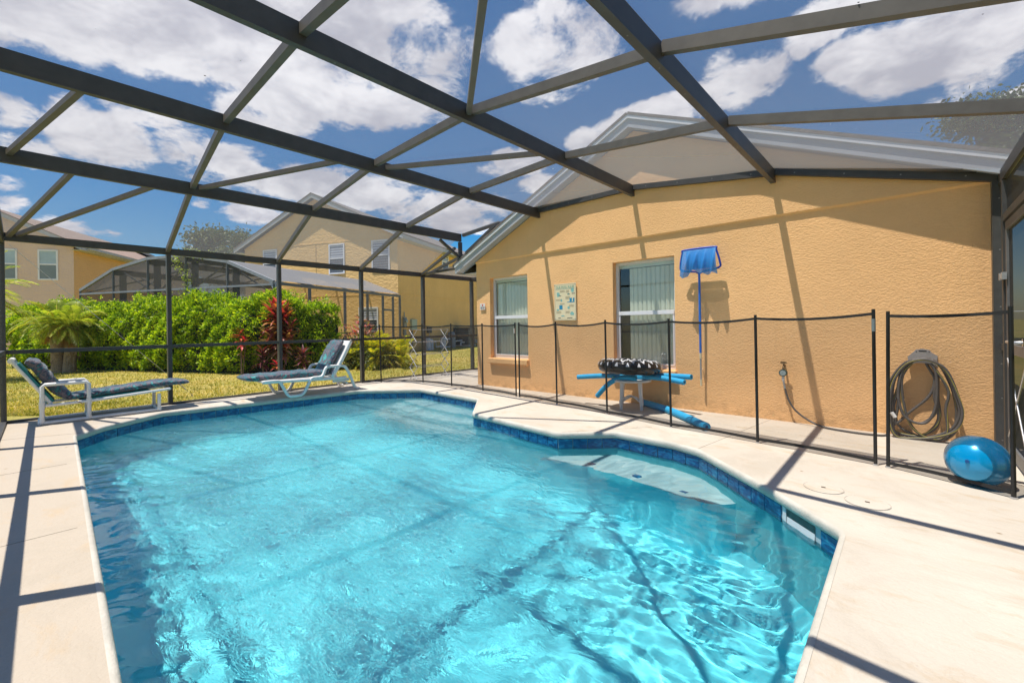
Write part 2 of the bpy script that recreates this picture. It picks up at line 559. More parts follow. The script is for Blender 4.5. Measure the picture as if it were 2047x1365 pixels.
def screen_mat(name, cov, col, specks=0.0, trans=0.5):
    """woven insect screen: open share falls as the view grazes the cloth"""
    m, nt, N, L, b = newmat(name)
    out = N['Material Output']
    N.remove(b)
    g = N.new('ShaderNodeNewGeometry')
    dt = N.new('ShaderNodeVectorMath')
    dt.operation = 'DOT_PRODUCT'
    L.new(g.outputs['Incoming'], dt.inputs[0])
    L.new(g.outputs['True Normal'], dt.inputs[1])
    ab = N.new('ShaderNodeMath')
    ab.operation = 'ABSOLUTE'
    L.new(dt.outputs['Value'], ab.inputs[0])
    mxm = N.new('ShaderNodeMath')
    mxm.operation = 'MAXIMUM'
    mxm.inputs[1].default_value = 0.22
    L.new(ab.outputs[0], mxm.inputs[0])
    dv = N.new('ShaderNodeMath')
    dv.operation = 'DIVIDE'
    dv.inputs[0].default_value = 1.0
    L.new(mxm.outputs[0], dv.inputs[1])
    pw = N.new('ShaderNodeMath')
    pw.operation = 'POWER'
    pw.inputs[0].default_value = 1 - cov
    L.new(dv.outputs[0], pw.inputs[1])
    d = N.new('ShaderNodeBsdfDiffuse')
    d.inputs['Color'].default_value = (*col, 1)
    tl = N.new('ShaderNodeBsdfTranslucent')
    tl.inputs['Color'].default_value = (*col, 1)
    ms = N.new('ShaderNodeMixShader')
    ms.inputs[0].default_value = trans
    L.new(d.outputs[0], ms.inputs[1])
    L.new(tl.outputs[0], ms.inputs[2])
    tr = N.new('ShaderNodeBsdfTransparent')
    mx = N.new('ShaderNodeMixShader')
    L.new(pw.outputs[0], mx.inputs[0])
    L.new(ms.outputs[0], mx.inputs[1])
    L.new(tr.outputs[0], mx.inputs[2])
    last = mx.outputs[0]
    if specks:
        v = mapped(nt)
        vo = N.new('ShaderNodeTexVoronoi')
        vo.inputs['Scale'].default_value = 7
        L.new(v, vo.inputs['Vector'])
        lt = N.new('ShaderNodeMath')
        lt.operation = 'LESS_THAN'
        L.new(vo.outputs['Distance'], lt.inputs[0])
        sm = N.new('ShaderNodeMath')
        sm.operation = 'MULTIPLY'
        sm.inputs[1].default_value = specks
        sp = N.new('ShaderNodeSeparateColor')
        L.new(vo.outputs['Color'], sp.inputs[0])
        p3 = N.new('ShaderNodeMath')
        p3.operation = 'POWER'
        p3.inputs[1].default_value = 3
        L.new(sp.outputs[0], p3.inputs[0])
        L.new(p3.outputs[0], sm.inputs[0])
        L.new(sm.outputs[0], lt.inputs[1])
        d2 = N.new('ShaderNodeBsdfDiffuse')
        L.new(ramp(nt, sp.outputs[1], [(0.45, (0.06, 0.055, 0.05)), (0.55, (0.75, 0.75, 0.78))]), d2.inputs['Color'])
        m2 = N.new('ShaderNodeMixShader')
        L.new(lt.outputs[0], m2.inputs[0])
        L.new(last, m2.inputs[1])
        L.new(d2.outputs[0], m2.inputs[2])
        last = m2.outputs[0]
    L.new(last, out.inputs['Surface'])
    return m


M['screen'] = screen_mat('insect_screen', 0.22, (0.25, 0.245, 0.25), 0.05, 0.35)
M['screen_wall'] = screen_mat('wall_screen', 0.05, (0.16, 0.16, 0.16), 0.0, 0.4)
M['screen_dark'] = screen_mat('dense_screen', 0.13, (0.20, 0.19, 0.19), 0.0, 0.4)
M['screen_side'] = screen_mat('side_wall_screen', 0.34, (0.07, 0.068, 0.066), 0.0, 0.3)
M['screen_fence'] = screen_mat('fence_mesh', 0.21, (0.07, 0.065, 0.06), 0.0, 0.3)


def glass_mat():
    m, nt, N, L, b = newmat('window_glass')
    out = N['Material Output']
    N.remove(b)
    ge = N.new('ShaderNodeNewGeometry')
    dp = N.new('ShaderNodeVectorMath')
    dp.operation = 'DOT_PRODUCT'
    L.new(ge.outputs['Incoming'], dp.inputs[0])
    L.new(ge.outputs['Normal'], dp.inputs[1])
    ab = N.new('ShaderNodeMath')
    ab.operation = 'ABSOLUTE'
    L.new(dp.outputs['Value'], ab.inputs[0])
    fr = N.new('ShaderNodeMapRange')      # Schlick curve by ramp: same from both sides of the pane
    fr.inputs['From Min'].default_value = 0.0
    fr.inputs['From Max'].default_value = 0.6
    fr.inputs['To Min'].default_value = 0.75
    fr.inputs['To Max'].default_value = 0.09
    L.new(ab.outputs[0], fr.inputs['Value'])
    gl = N.new('ShaderNodeBsdfGlossy')
    gl.inputs['Roughness'].default_value = 0.02
    gl.inputs['Color'].default_value = (0.9, 0.95, 1, 1)
    tr = N.new('ShaderNodeBsdfTransparent')
    tr.inputs['Color'].default_value = (0.90, 0.94, 0.91, 1)
    mx = N.new('ShaderNodeMixShader')
    L.new(fr.outputs[0], mx.inputs[0])
    L.new(tr.outputs[0], mx.inputs[1])
    L.new(gl.outputs[0], mx.inputs[2])
    L.new(mx.outputs[0], out.inputs[0])
    return m


M['glass'] = glass_mat()


def water_mat():
    m, nt, N, L, b = newmat('pool_water')
    out = N['Material Output']
    N.remove(b)
    g = N.new('ShaderNodeBsdfGlass')
    g.inputs['IOR'].default_value = 1.33
    g.inputs['Roughness'].default_value = 0.0
    g.inputs['Color'].default_value = (0.93, 1.0, 1.0, 1)
    # fine air bubbles stirred in by the return jets scatter light near the surface
    at_ = N.new('ShaderNodeAttribute')
    at_.attribute_name = 'air'
    rg = N.new('ShaderNodeMath')
    rg.operation = 'MULTIPLY'
    L.new(at_.outputs['Fac'], rg.inputs[0])
    rg.inputs[1].default_value = 0.03
    L.new(rg.outputs[0], g.inputs['Roughness'])
    # centimetre ripples ride on the mesh waves where the water is stirred
    vb = mapped(nt, (1, 1.9, 1), (0, 0, 0.35))
    hb = noise(nt, vb, 7.0, 4, 0.6, 1.0)
    ms_ = N.new('ShaderNodeMath')
    ms_.operation = 'MULTIPLY'
    L.new(at_.outputs['Fac'], ms_.inputs[0])
    ms_.inputs[1].default_value = 1.0
    bb = N.new('ShaderNodeBump')
    bb.inputs['Distance'].default_value = 0.016
    L.new(ms_.outputs[0], bb.inputs['Strength'])
    L.new(hb, bb.inputs['Height'])
    L.new(bb.outputs[0], g.inputs['Normal'])
    d = N.new('ShaderNodeBsdfDiffuse')
    d.inputs['Color'].default_value = (0.42, 0.86, 0.92, 1)
    tl = N.new('ShaderNodeBsdfTranslucent')
    tl.inputs['Color'].default_value = (0.30, 0.80, 0.90, 1)
    ms = N.new('ShaderNodeMixShader')
    ms.inputs[0].default_value = 0.35
    L.new(d.outputs[0], ms.inputs[1])
    L.new(tl.outputs[0], ms.inputs[2])
    v = mapped(nt, (1, 1.6, 1), (0, 0, 0.4))
    n1 = ramp(nt, noise(nt, v, 16.0, 10, 0.82, 1.6), [(0.42, (0, 0, 0)), (0.62, (1, 1, 1))])
    mu = N.new('ShaderNodeMath')
    mu.operation = 'MULTIPLY_ADD'
    L.new(n1, mu.inputs[0])
    mu.inputs[1].default_value = 0.13
    mu.inputs[2].default_value = 0.02
    m2 = N.new('ShaderNodeMath')
    m2.operation = 'MULTIPLY'
    # sky glints on the ripples, painted as flecks of the pale layer
    vf = mapped(nt, (1, 2.3, 1), (0, 0, 0.35))
    fl = ramp(nt, noise(nt, vf, 26.0, 4, 0.70, 1.4), [(0.54, (0, 0, 0)), (0.64, (1, 1, 1))])
    fb = ramp(nt, noise(nt, mapped(nt), 1.1, 5, 0.65, 0.6), [(0.38, (0.15, 0.15, 0.15)), (0.62, (1, 1, 1))])
    fm = N.new('ShaderNodeMath')
    fm.operation = 'MULTIPLY'
    L.new(fl, fm.inputs[0])
    L.new(fb, fm.inputs[1])
    fa = N.new('ShaderNodeMath')
    fa.operation = 'MULTIPLY_ADD'
    L.new(fm.outputs[0], fa.inputs[0])
    fa.inputs[1].default_value = 0.36
    L.new(mu.outputs[0], fa.inputs[2])
    L.new(fa.outputs[0], m2.inputs[0])
    L.new(at_.outputs['Fac'], m2.inputs[1])
    mx = N.new('ShaderNodeMixShader')
    L.new(m2.outputs[0], mx.inputs[0])
    L.new(g.outputs[0], mx.inputs[1])
    L.new(ms.outputs[0], mx.inputs[2])
    L.new(mx.outputs[0], out.inputs[0])
    return m


M['water'] = water_mat()


def fabric_mat():
    m, nt, N, L, b = newmat('tropical_print_fabric')
    v = mapped(nt)
    n = noise(nt, v, 4.6, 6, 0.6, 1.8)
    c = ramp(nt, n, [(0.32, (0.006, 0.02, 0.05)), (0.42, (0.015, 0.17, 0.19)), (0.46, (0.010, 0.03, 0.06)), (0.52, (0.17, 0.13, 0.15)), (0.57, (0.008, 0.03, 0.07)), (0.66, (0.04, 0.36, 0.34))])
    L.new(c, b.inputs['Base Color'])
    b.inputs['Roughness'].default_value = 0.6
    b.inputs['Sheen Weight'].default_value = 0.3
    L.new(bump(nt, noise(nt, v, 14, 6, 0.6, 1.0), 0.9, 0.02), b.inputs['Normal'])
    return m


M['fabric'] = fabric_mat()


def leaf_mat(name, cols, trans=0.35, rough=0.45):
    m, nt, N, L, b = newmat(name)
    out = N['Material Output']
    g = N.new('ShaderNodeNewGeometry')
    k = len(cols)
    c = ramp(nt, g.outputs['Random Per Island'], [((i + 0.5) / k, x) for i, x in enumerate(cols)])
    patch = ramp(nt, noise(nt, mapped(nt), 1.7, 4, 0.6), [(0.34, (0.55, 0.60, 0.50)), (0.60, (1.05, 1.0, 1.0))])
    c = mixc(nt, 1.0, c, patch, 'MULTIPLY')
    L.new(c, b.inputs['Base Color'])
    b.inputs['Roughness'].default_value = rough
    b.inputs['Specular IOR Level'].default_value = 0.35
    tl = N.new('ShaderNodeBsdfTranslucent')
    cm = mixc(nt, 1.0, c, (1.5, 1.6, 0.7), 'MULTIPLY')
    L.new(cm, tl.inputs['Color'])
    mx = N.new('ShaderNodeMixShader')
    mx.inputs[0].default_value = trans
    L.new(b.outputs[0], mx.inputs[1])
    L.new(tl.outputs[0], mx.inputs[2])
    L.new(mx.outputs[0], out.inputs[0])
    return m


M['hedge_leaf'] = leaf_mat('hedge_leaf', [(0.09, 0.19, 0.012), (0.24, 0.40, 0.015), (0.46, 0.58, 0.02), (0.58, 0.66, 0.03)], 0.4)
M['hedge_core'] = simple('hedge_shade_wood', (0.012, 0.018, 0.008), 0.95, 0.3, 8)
M['palm_leaf'] = leaf_mat('palm_leaf', [(0.20, 0.30, 0.025), (0.38, 0.44, 0.04), (0.52, 0.52, 0.10)], 0.4)
M['palm_old'] = leaf_mat('old_frond', [(0.45, 0.20, 0.03), (0.35, 0.24, 0.08)], 0.3)
M['areca_leaf'] = leaf_mat('areca_leaf', [(0.25, 0.32, 0.02), (0.62, 0.54, 0.03), (0.75, 0.58, 0.05), (0.45, 0.46, 0.03)], 0.4)
M['ti_leaf'] = leaf_mat('ti_leaf', [(0.26, 0.015, 0.03), (0.50, 0.03, 0.07), (0.62, 0.20, 0.04), (0.16, 0.03, 0.05), (0.55, 0.28, 0.12)], 0.35)
M['ti_red'] = leaf_mat('ti_red_leaf', [(0.60, 0.02, 0.08), (0.66, 0.10, 0.14), (0.60, 0.18, 0.04)], 0.35)
M['ti_low'] = leaf_mat('ti_tan_leaf', [(0.42, 0.22, 0.12), (0.55, 0.35, 0.22), (0.24, 0.10, 0.06), (0.30, 0.20, 0.04)], 0.3)
M['ti_purple'] = leaf_mat('ti_purple_leaf', [(0.09, 0.02, 0.035), (0.16, 0.05, 0.05), (0.20, 0.03, 0.06)], 0.3)
M['croton'] = leaf_mat('croton_leaf', [(0.55, 0.06, 0.05), (0.12, 0.22, 0.03), (0.60, 0.25, 0.25), (0.25, 0.05, 0.05)], 0.3)
M['tree_leaf'] = leaf_mat('tree_leaf', [(0.04, 0.07, 0.015), (0.10, 0.14, 0.03), (0.17, 0.18, 0.05)], 0.25)
M['oak_leaf'] = leaf_mat('dark_tree_leaf', [(0.02, 0.05, 0.01), (0.05, 0.10, 0.015), (0.10, 0.14, 0.03)], 0.25)
M['vine_leaf'] = leaf_mat('vine_leaf', [(0.28, 0.36, 0.06), (0.45, 0.50, 0.14)], 0.35)
M['grass_blade'] = leaf_mat('grass_blade', [(0.22, 0.25, 0.025), (0.42, 0.36, 0.04), (0.56, 0.44, 0.09), (0.66, 0.50, 0.18)], 0.35, 0.6)


def lawn_mat():
    m, nt, N, L, b = newmat('lawn_ground')
    v = mapped(nt)
    a = noise(nt, v, 0.35, 5, 0.6)
    f = noise(nt, v, 30, 5, 0.75)
    c1 = ramp(nt, a, [(0.35, (0.30, 0.30, 0.04)), (0.65, (0.58, 0.43, 0.12))])
    c2 = ramp(nt, f, [(0.3, (0.30, 0.30, 0.22)), (0.7, (1.0, 1.0, 0.9))])
    L.new(mixc(nt, 0.7, c1, c2, 'MULTIPLY'), b.inputs['Base Color'])
    b.inputs['Roughness'].default_value = 0.95
    L.new(bump(nt, f, 0.9, 0.03), b.inputs['Normal'])
    return m


M['lawn'] = lawn_mat()


def slat_glass(name, light, dark, n):
    m, nt, N, L, b = newmat(name)
    v = mapped(nt)
    w = N.new('ShaderNodeTexWave')
    w.bands_direction = 'Z'
    w.inputs['Scale'].default_value = n
    w.inputs['Distortion'].default_value = 0.2
    L.new(v, w.inputs['Vector'])
    L.new(ramp(nt, w.outputs['Fac'], [(0.35, dark), (0.6, light)]), b.inputs['Base Color'])
    b.inputs['Roughness'].default_value = 0.08
    return m


M['far_blind'] = slat_glass('far_blind_glass', (0.55, 0.57, 0.62), (0.24, 0.25, 0.30), 2.6)
M['far_blind_low'] = slat_glass('far_blind_screened', (0.16, 0.17, 0.19), (0.05, 0.05, 0.06), 2.6)
M['far_blue'] = simple('far_blue_glass', (0.42, 0.52, 0.56), 0.15, 0.15, 1.2)
M['far_dark'] = simple('far_screen_glass', (0.20, 0.24, 0.25), 0.3, 0.15, 1.2)
#PART2

# ================================================================== pool and deck
WALL_Y = 5.76
ZW = -0.16
POOL = [(0.05, 0.12), (-6.80, 0.205), (-7.20, 0.47), (-7.74, 1.12), (-7.46, 3.88), (-6.62, 4.70), (-4.98, 4.62), (-4.24, 3.84),
        (-2.76, 3.70), (-2.30, 4.12), (-1.68, 4.10), (-1.40, 4.01), (-0.75, 3.43), (-0.26, 2.94), (-0.26, 0.115)]
POOL = POOL[1:]          # clockwise seen from above? checked below


def area(P):
    return 0.5 * sum(P[i][0] * P[(i + 1) % len(P)][1] - P[(i + 1) % len(P)][0] * P[i][1] for i in range(len(P)))


if area(POOL) < 0:
    POOL = POOL[::-1]


def rounded(P, r, k=5):
    out = []
    n = len(P)
    for i in range(n):
        a, b, c = Vector(P[i - 1]), Vector(P[i]), Vector(P[(i + 1) % n])
        da, dc = (a - b), (c - b)
        rr = min(r, da.length * 0.35, dc.length * 0.35)
        p0, p1 = b + da.normalized() * rr, b + dc.normalized() * rr
        for j in range(k + 1):
            t = j / k
            out.append(tuple((1 - t) ** 2 * p0 + 2 * t * (1 - t) * b + t * t * p1))
    return out


def offset(P, d):
    """move the closed outline inwards by d (outline runs counter-clockwise)"""
    out = []
    n = len(P)
    for i in range(n):
        a, b, c = Vector(P[i - 1]), Vector(P[i]), Vector(P[(i + 1) % n])
        e1, e2 = (b - a).normalized(), (c - b).normalized()
        n1, n2 = Vector((-e1.y, e1.x)), Vector((-e2.y, e2.x))
        nn = (n1 + n2).normalized()
        s = max(0.35, nn.dot(n1))
        out.append(tuple(b + nn * (d / s)))
    return out


PR = rounded(POOL, 0.06)

# deck: a flat slab with the pool cut out, 10 cm thick at its outer edge
DECK_OUT = [(-8.52, -0.45), (0.80, -0.45), (0.80, WALL_Y + 0.02), (-6.20, WALL_Y + 0.02), (-6.20, 13.0), (-8.52, 13.0)]


def slab_with_hole(name, outer, hole, z, thick, mat):
    tri = geometry.tessellate_polygon([[Vector((x, y, 0)) for x, y in outer], [Vector((x, y, 0)) for x, y in hole[::-1]]])
    flat = list(outer) + list(hole[::-1])
    vs = [(x, y, z) for x, y in flat]
    fs = []
    for t in tri:
        a, b, c = (Vector(vs[i]) for i in t)
        fs.append(tuple(t) if (b - a).cross(c - a).z > 0 else tuple(reversed(t)))
    n = len(outer)
    b0 = len(vs)
    vs += [(x, y, z - thick) for x, y in outer]
    for i in range(n):
        j = (i + 1) % n
        fs.append((i, b0 + i, b0 + j, j))
    me = bpy.data.meshes.new(name)
    me.from_pydata(vs, [], fs)
    me.materials.append(mat)
    o = link_mesh(name, me)
    return o


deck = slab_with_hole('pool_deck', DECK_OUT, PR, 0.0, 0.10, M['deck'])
deck['kind'] = 'structure'

# saw-cut control joints: narrow dark inlays in the slab
M['joint'] = simple('joint_dirt', (0.26, 0.22, 0.17), 0.95, 0.2, 8)
JOINTS = [((-1.42, 4.03), (-1.20, 5.74)), ((-2.74, 3.73), (-2.10, 4.55)), ((-4.20, 3.88), (-4.05, 5.74)),
          ((-3.6, 0.12), (-3.6, -0.44)), ((-1.9, 0.12), (-1.9, -0.44)), ((-5.4, 0.12), (-5.4, -0.44)), ((-6.9, 0.3), (-7.2, -0.44)),
          ((-7.50, 3.9), (-8.5, 4.1)), ((-7.75, 1.2), (-8.5, 1.2)), ((-6.6, 4.75), (-6.7, 5.7)), ((-0.23, 1.1), (0.78, 1.1)), ((-8.5, 7.2), (-6.2, 7.2))]
for a, b in JOINTS:
    mb = MB()
    mb.bar((a[0], a[1], 0.0), (b[0], b[1], 0.0), 0.0028, 0.003)
    mb.build('joint', M['joint'], deck)
# rows of drain holes beside the house wall
mb = MB()
for i in range(70):
    x = -1.95 + i * 0.019
    if random.Random(i).random() < 0.25:
        continue
    mb.disc((x, 5.16 - 0.02 * (i / 70), 0.0025), 0.0045, 6)
dr = mb.build('drain_hole', M['soil'], deck)
dr['kind'] = 'stuff'

# two skimmer lids set in the deck
for k, (x, y) in enumerate(((-0.44, 3.62), (-0.20, 3.50))):
    mb = MB()
    n = 28
    ring = [(x + 0.115 * math.cos(2 * PI * i / n), y + 0.115 * math.sin(2 * PI * i / n), 0.0015) for i in range(n)]
    mb.tube(ring, 0.0014, 5, 0, closed=True)
    mb.disc((x, y, 0.003), 0.111, n, 1)
    mb.box(x - 0.012, x + 0.012, y - 0.004, y + 0.004, 0.0032, 0.0075, 2)
    o = mb.build('access_cover', [M['coping'], M['deck'], M['soil']])
    tag(o, ['round cream cover set in the deck, the one farther from the fence gap',
            'round cream cover set in the deck, the one nearer the fence gap'][k], 'access lid', 'round lids in the pool deck')

# coping: bull-nosed lip all round the pool
prof = [(-0.004, 0.002), (0.006, 0.0015), (0.016, -0.003), (0.023, -0.012), (0.026, -0.024), (0.025, -0.052), (0.019, -0.062), (0.0, -0.066), (-0.03, -0.066)]
vs, fs = [], []
n = len(PR)
for (o_, z) in prof:
    for (x, y) in offset(PR, o_):
        vs.append((x, y, z))
for k in range(len(prof) - 1):
    for i in range(n):
        j = (i + 1) % n
        fs.append((k * n + i, k * n + j, (k + 1) * n + j, (k + 1) * n + i))
me = bpy.data.meshes.new('pool_coping')
me.from_pydata(vs, [], [tuple(reversed(f)) for f in fs])
me.materials.append(M['coping'])
for p in me.polygons:
    p.use_smooth = True
o = link_mesh('pool_coping', me)
o['kind'] = 'structure'

# basin: walls and floor
DEPTH = -1.38
WALLP = offset(POOL, -0.006)
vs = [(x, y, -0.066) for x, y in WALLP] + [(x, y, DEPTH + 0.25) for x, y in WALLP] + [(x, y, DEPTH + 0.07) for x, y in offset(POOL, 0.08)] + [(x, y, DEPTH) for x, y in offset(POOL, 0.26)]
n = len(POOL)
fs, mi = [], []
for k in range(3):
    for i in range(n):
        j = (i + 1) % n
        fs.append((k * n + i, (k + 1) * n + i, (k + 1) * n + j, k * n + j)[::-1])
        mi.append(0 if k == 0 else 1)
tri = geometry.tessellate_polygon([[Vector((x, y, 0)) for x, y in offset(POOL, 0.26)]])
for t in tri:
    a, b, c = (Vector(vs[3 * n + i]) for i in t)
    t = tuple(3 * n + i for i in t)
    fs.append(t if (b - a).cross(c - a).z > 0 else t[::-1])
    mi.append(1)
me = bpy.data.meshes.new('pool_basin')
me.from_pydata(vs, [], fs)
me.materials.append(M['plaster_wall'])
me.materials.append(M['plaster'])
me.polygons.foreach_set('material_index', mi)
basin = link_mesh('pool_basin', me)
basin['kind'] = 'structure'
basin.cycles.is_caustics_receiver = True


def extrude_poly(name, P, z0, z1, mats, parent, mi_top=0, mi_side=1):
    if area(P) < 0:
        P = P[::-1]
    n = len(P)
    vs = [(x, y, z1) for x, y in P] + [(x, y, z0) for x, y in P]
    tri = geometry.tessellate_polygon([[Vector((x, y, 0)) for x, y in P]])
    fs, mi = [], []
    for t in tri:
        a, b, c = (Vector(vs[i]) for i in t)
        fs.append(tuple(t) if (b - a).cross(c - a).z > 0 else tuple(t)[::-1])
        mi.append(mi_top)
    for i in range(n):
        j = (i + 1) % n
        fs.append((i, n + i, n + j, j))
        mi.append(mi_side)
    me = bpy.data.meshes.new(name)
    me.from_pydata(vs, [], fs)
    for m in mats:
        me.materials.append(m)
    me.polygons.foreach_set('material_index', mi)
    o = link_mesh(name, me, parent)
    return o


# seat ledge along the house side of the pool, and three entry steps in the far alcove
IN = offset(POOL, -0.02)
idx = {p: i for i, p in enumerate(POOL)}


def near(P, q):
    return min(P, key=lambda p: (p[0] - q[0]) ** 2 + (p[1] - q[1]) ** 2)


ledge_outer = [near(IN, q) for q in [(-2.76, 3.70), (-2.30, 4.12), (-1.68, 4.10), (-1.40, 4.01)]] + [(-0.98, 3.73)]
ledge_in = [(-1.10, 3.52), (-1.30, 3.52), (-1.62, 3.55), (-2.0, 3.62), (-2.35, 3.62), (-2.62, 3.58), (-2.90, 3.52)]
o = extrude_poly('seat_ledge', rounded(ledge_outer + ledge_in, 0.05, 2), DEPTH, -0.46, [M['plaster_pale'], M['plaster']], basin)
o.cycles.is_caustics_receiver = True
for (x, y) in ((-2.36, 3.72), (-1.86, 3.70), (-1.40, 3.62)):
    mb = MB()
    mb.bar((x - 0.035, y + 0.01, -0.458), (x + 0.035, y - 0.01, -0.458), 0.055, 0.008)
    o = mb.build('ledge_marker', M['tile'], basin)
    o.cycles.is_caustics_receiver = True
corner = near(IN, (-6.62, 4.70))
cR = near(IN, (-4.98, 4.62))
cL = near(IN, (-7.46, 3.88))
cD = near(IN, (-4.24, 3.84))
for k, (dd, z) in enumerate(((0.30, -0.36), (0.62, -0.58), (0.94, -0.82))):
    P = [(corner[0] - 0.25 - 0.10 * k, corner[1] - 0.22 - 0.10 * k), corner, cR, (cR[0] + 0.36 * (k + 1) * 0.6, cR[1] - 0.40 * (k + 1) * 0.6), (cR[0] - 0.25, cR[1] - dd - 0.02), (-5.8, 4.62 - dd * 1.02), (corner[0] - 0.05, corner[1] - dd)]
    o = extrude_poly('entry_step', P, DEPTH, z, [M['plaster_pale'], M['plaster_wall']], basin)
    o.cycles.is_caustics_receiver = True

# waterline tiles, each its own piece, on a grout bed
TP = offset(POOL, 0.0)
n = len(TP)
gb = MB()
tile_me = {}
SKIM = None
for i in range(n):
    a, b = Vector(TP[i]), Vector(TP[(i + 1) % n])
    L_ = (b - a).length
    d = (b - a) / L_
    nrm = Vector((-d.y, d.x))
    cnt = max(1, round(L_ / 0.155))
    w = L_ / cnt
    gb.add([(*(a + nrm * 0.001), -0.067), (*(b + nrm * 0.001), -0.067), (*(b + nrm * 0.001), -0.222), (*(a + nrm * 0.001), -0.222)], [(0, 3, 2, 1)][::-1])
    ang = math.atan2(d.y, d.x)
    # the skimmer mouth replaces two tiles on the short wall beside the gate
    skim = abs(a.x + 0.26) < 0.03 and abs(a.y - 2.94) < 0.03 or abs(b.x + 0.26) < 0.03 and abs(b.y - 2.94) < 0.03
    for k in range(cnt):
        c = a + d * (w * (k + 0.5))
        if (c - Vector((-0.52, 3.21))).length < 0.13 and abs(d.x) > 0.3:
            continue
        key = round(w, 3)
        if key not in tile_me:
            bm = bmesh.new()
            bmesh.ops.create_cube(bm, size=1)
            for v in bm.verts:
                v.co = Vector((v.co.x * (w - 0.006), v.co.y * 0.008, v.co.z * 0.146))
            bmesh.ops.bevel(bm, geom=[e for e in bm.edges], offset=0.0015, segments=1, affect='EDGES')
            mm = bpy.data.meshes.new('tile')
            bm.to_mesh(mm)
            bm.free()
            mm.materials.append(M['tile'])
            tile_me[key] = mm
        t = bpy.data.objects.new('tile', tile_me[key])
        C.objects.link(t)
        t.parent = basin
        t.location = (c.x + nrm.x * 0.006, c.y + nrm.y * 0.006, -0.143)
        t.rotation_euler = (0, 0, ang)
gbo = gb.build('grout_bed', M['grout'], basin)
M['skimmer_throat'] = simple('skimmer_throat', (0.13, 0.15, 0.13), 0.8, 0.2, 20)
# skimmer mouth: a recess with a white plastic throat and weir flap
sx, sy = -0.515, 3.195
dv = (Vector((-0.26, 2.94)) - Vector((-0.75, 3.43))).normalized()
nv = Vector((-dv.y, dv.x))
if nv.dot(Vector((-1, -1))) < 0:
    nv = -nv
mb = MB()


def loc(t, s, z):
    return (sx + dv.x * t + nv.x * s, sy + dv.y * t + nv.y * s, z)


W2 = 0.14
mb.add([loc(-W2, 0.009, -0.222), loc(W2, 0.009, -0.222), loc(W2, 0.009, -0.205), loc(-W2, 0.009, -0.205)], [(0, 1, 2, 3)])
mb.add([loc(-W2, 0.011, -0.07), loc(-W2 + 0.035, 0.011, -0.07), loc(-W2 + 0.035, 0.011, -0.215), loc(-W2, 0.011, -0.215)], [(0, 1, 2, 3)])
mb.add([loc(-W2 + 0.035, 0.005, -0.07), loc(W2, 0.005, -0.07), loc(W2, 0.005, -0.12), loc(-W2 + 0.035, 0.005, -0.12)], [(0, 1, 2, 3)], 1)
mb.add([loc(-W2 + 0.035, 0.006, -0.12), loc(W2, 0.006, -0.12), loc(W2, 0.012, -0.21), loc(-W2 + 0.035, 0.012, -0.21)], [(0, 1, 2, 3)])
mb.build('skimmer_mouth', [M['pvc'], M['skimmer_throat']], basin)

# ------------------------------------------------------------------ water
rngw = np.random.default_rng(11)
STEP = 0.020
x0, x1, y0, y1 = -7.80, -0.24, 0.09, 4.76
nx, ny = int((x1 - x0) / STEP), int((y1 - y0) / STEP)
GX, GY = np.meshgrid(np.linspace(x0, x1, nx), np.linspace(y0, y1, ny))


def fbm(X, Y, scale, octaves, rng, aniso=(1, 1), ang=0.0):
    """value noise on a lattice"""
    out = np.zeros_like(X)
    amp = 1.0
    c, s = math.cos(ang), math.sin(ang)
    for o_ in range(octaves):
        A = (c * X + s * Y) * scale * aniso[0] * 2 ** o_ + rng.random() * 50 + 100
        B = (-s * X + c * Y) * scale * aniso[1] * 2 ** o_ + rng.random() * 50 + 100
        tab = rng.standard_normal((256, 256))
        ia, ib = np.floor(A).astype(int), np.floor(B).astype(int)
        fa, fb = A - ia, B - ib
        fa = fa ** 3 * (fa * (fa * 6 - 15) + 10)
        fb = fb ** 3 * (fb * (fb * 6 - 15) + 10)
        t00, t10 = tab[ia % 256, ib % 256], tab[(ia + 1) % 256, ib % 256]
        t01, t11 = tab[ia % 256, (ib + 1) % 256], tab[(ia + 1) % 256, (ib + 1) % 256]
        out += amp * ((t00 * (1 - fa) + t10 * fa) * (1 - fb) + (t01 * (1 - fa) + t11 * fa) * fb)
        amp *= 0.5
    return out


# warp the plane so that wave trains curl as around return jets
wxn = fbm(GX, GY, 0.7, 2, rngw) * 0.22
wyn = fbm(GX, GY, 0.7, 2, rngw) * 0.22
WX, WY = GX + wxn, GY + wyn
swell = fbm(WX, WY, 2.4, 2, rngw, (1, 1.7), 0.5) * 0.0034
ripple = fbm(WX, WY, 6.5, 2, rngw, (1, 1.8), 0.35) * 0.0017
chop = fbm(WX, WY, 15.0, 2, rngw, (1, 1.5), 0.2) * 0.0007
# quiet strip beside the seat ledge and the near wall, churned water elsewhere
cal = 1 / (1 + np.exp(-((GX + 1.75) + 0.35 * (GY - 2.0)) / 0.28))       # 1 at the near end
cal = np.clip(cal + np.exp(-((GY - 3.8) / 0.5) ** 2) * (GX > -3.4) * 0.8, 0, 1)
left = np.exp(-((GY - 0.15) / 0.55) ** 2) * 0.35
GZ = ZW + swell * (0.80 + 0.25 * (1 - cal)) + ripple * (0.75 + 0.25 * (1 - cal) - left * 0.5) + chop * (0.15 + 0.85 * (1 - cal)) * (1 - left)


def inside(P, X, Y):
    r = np.zeros(X.shape, bool)
    n = len(P)
    for i in range(n):
        (xa, ya), (xb, yb) = P[i], P[(i + 1) % n]
        cond = ((ya > Y) != (yb > Y))
        with np.errstate(divide='ignore', invalid='ignore'):
            r ^= cond & (X < (xb - xa) * (Y - ya) / (yb - ya + 1e-12) + xa)
    return r


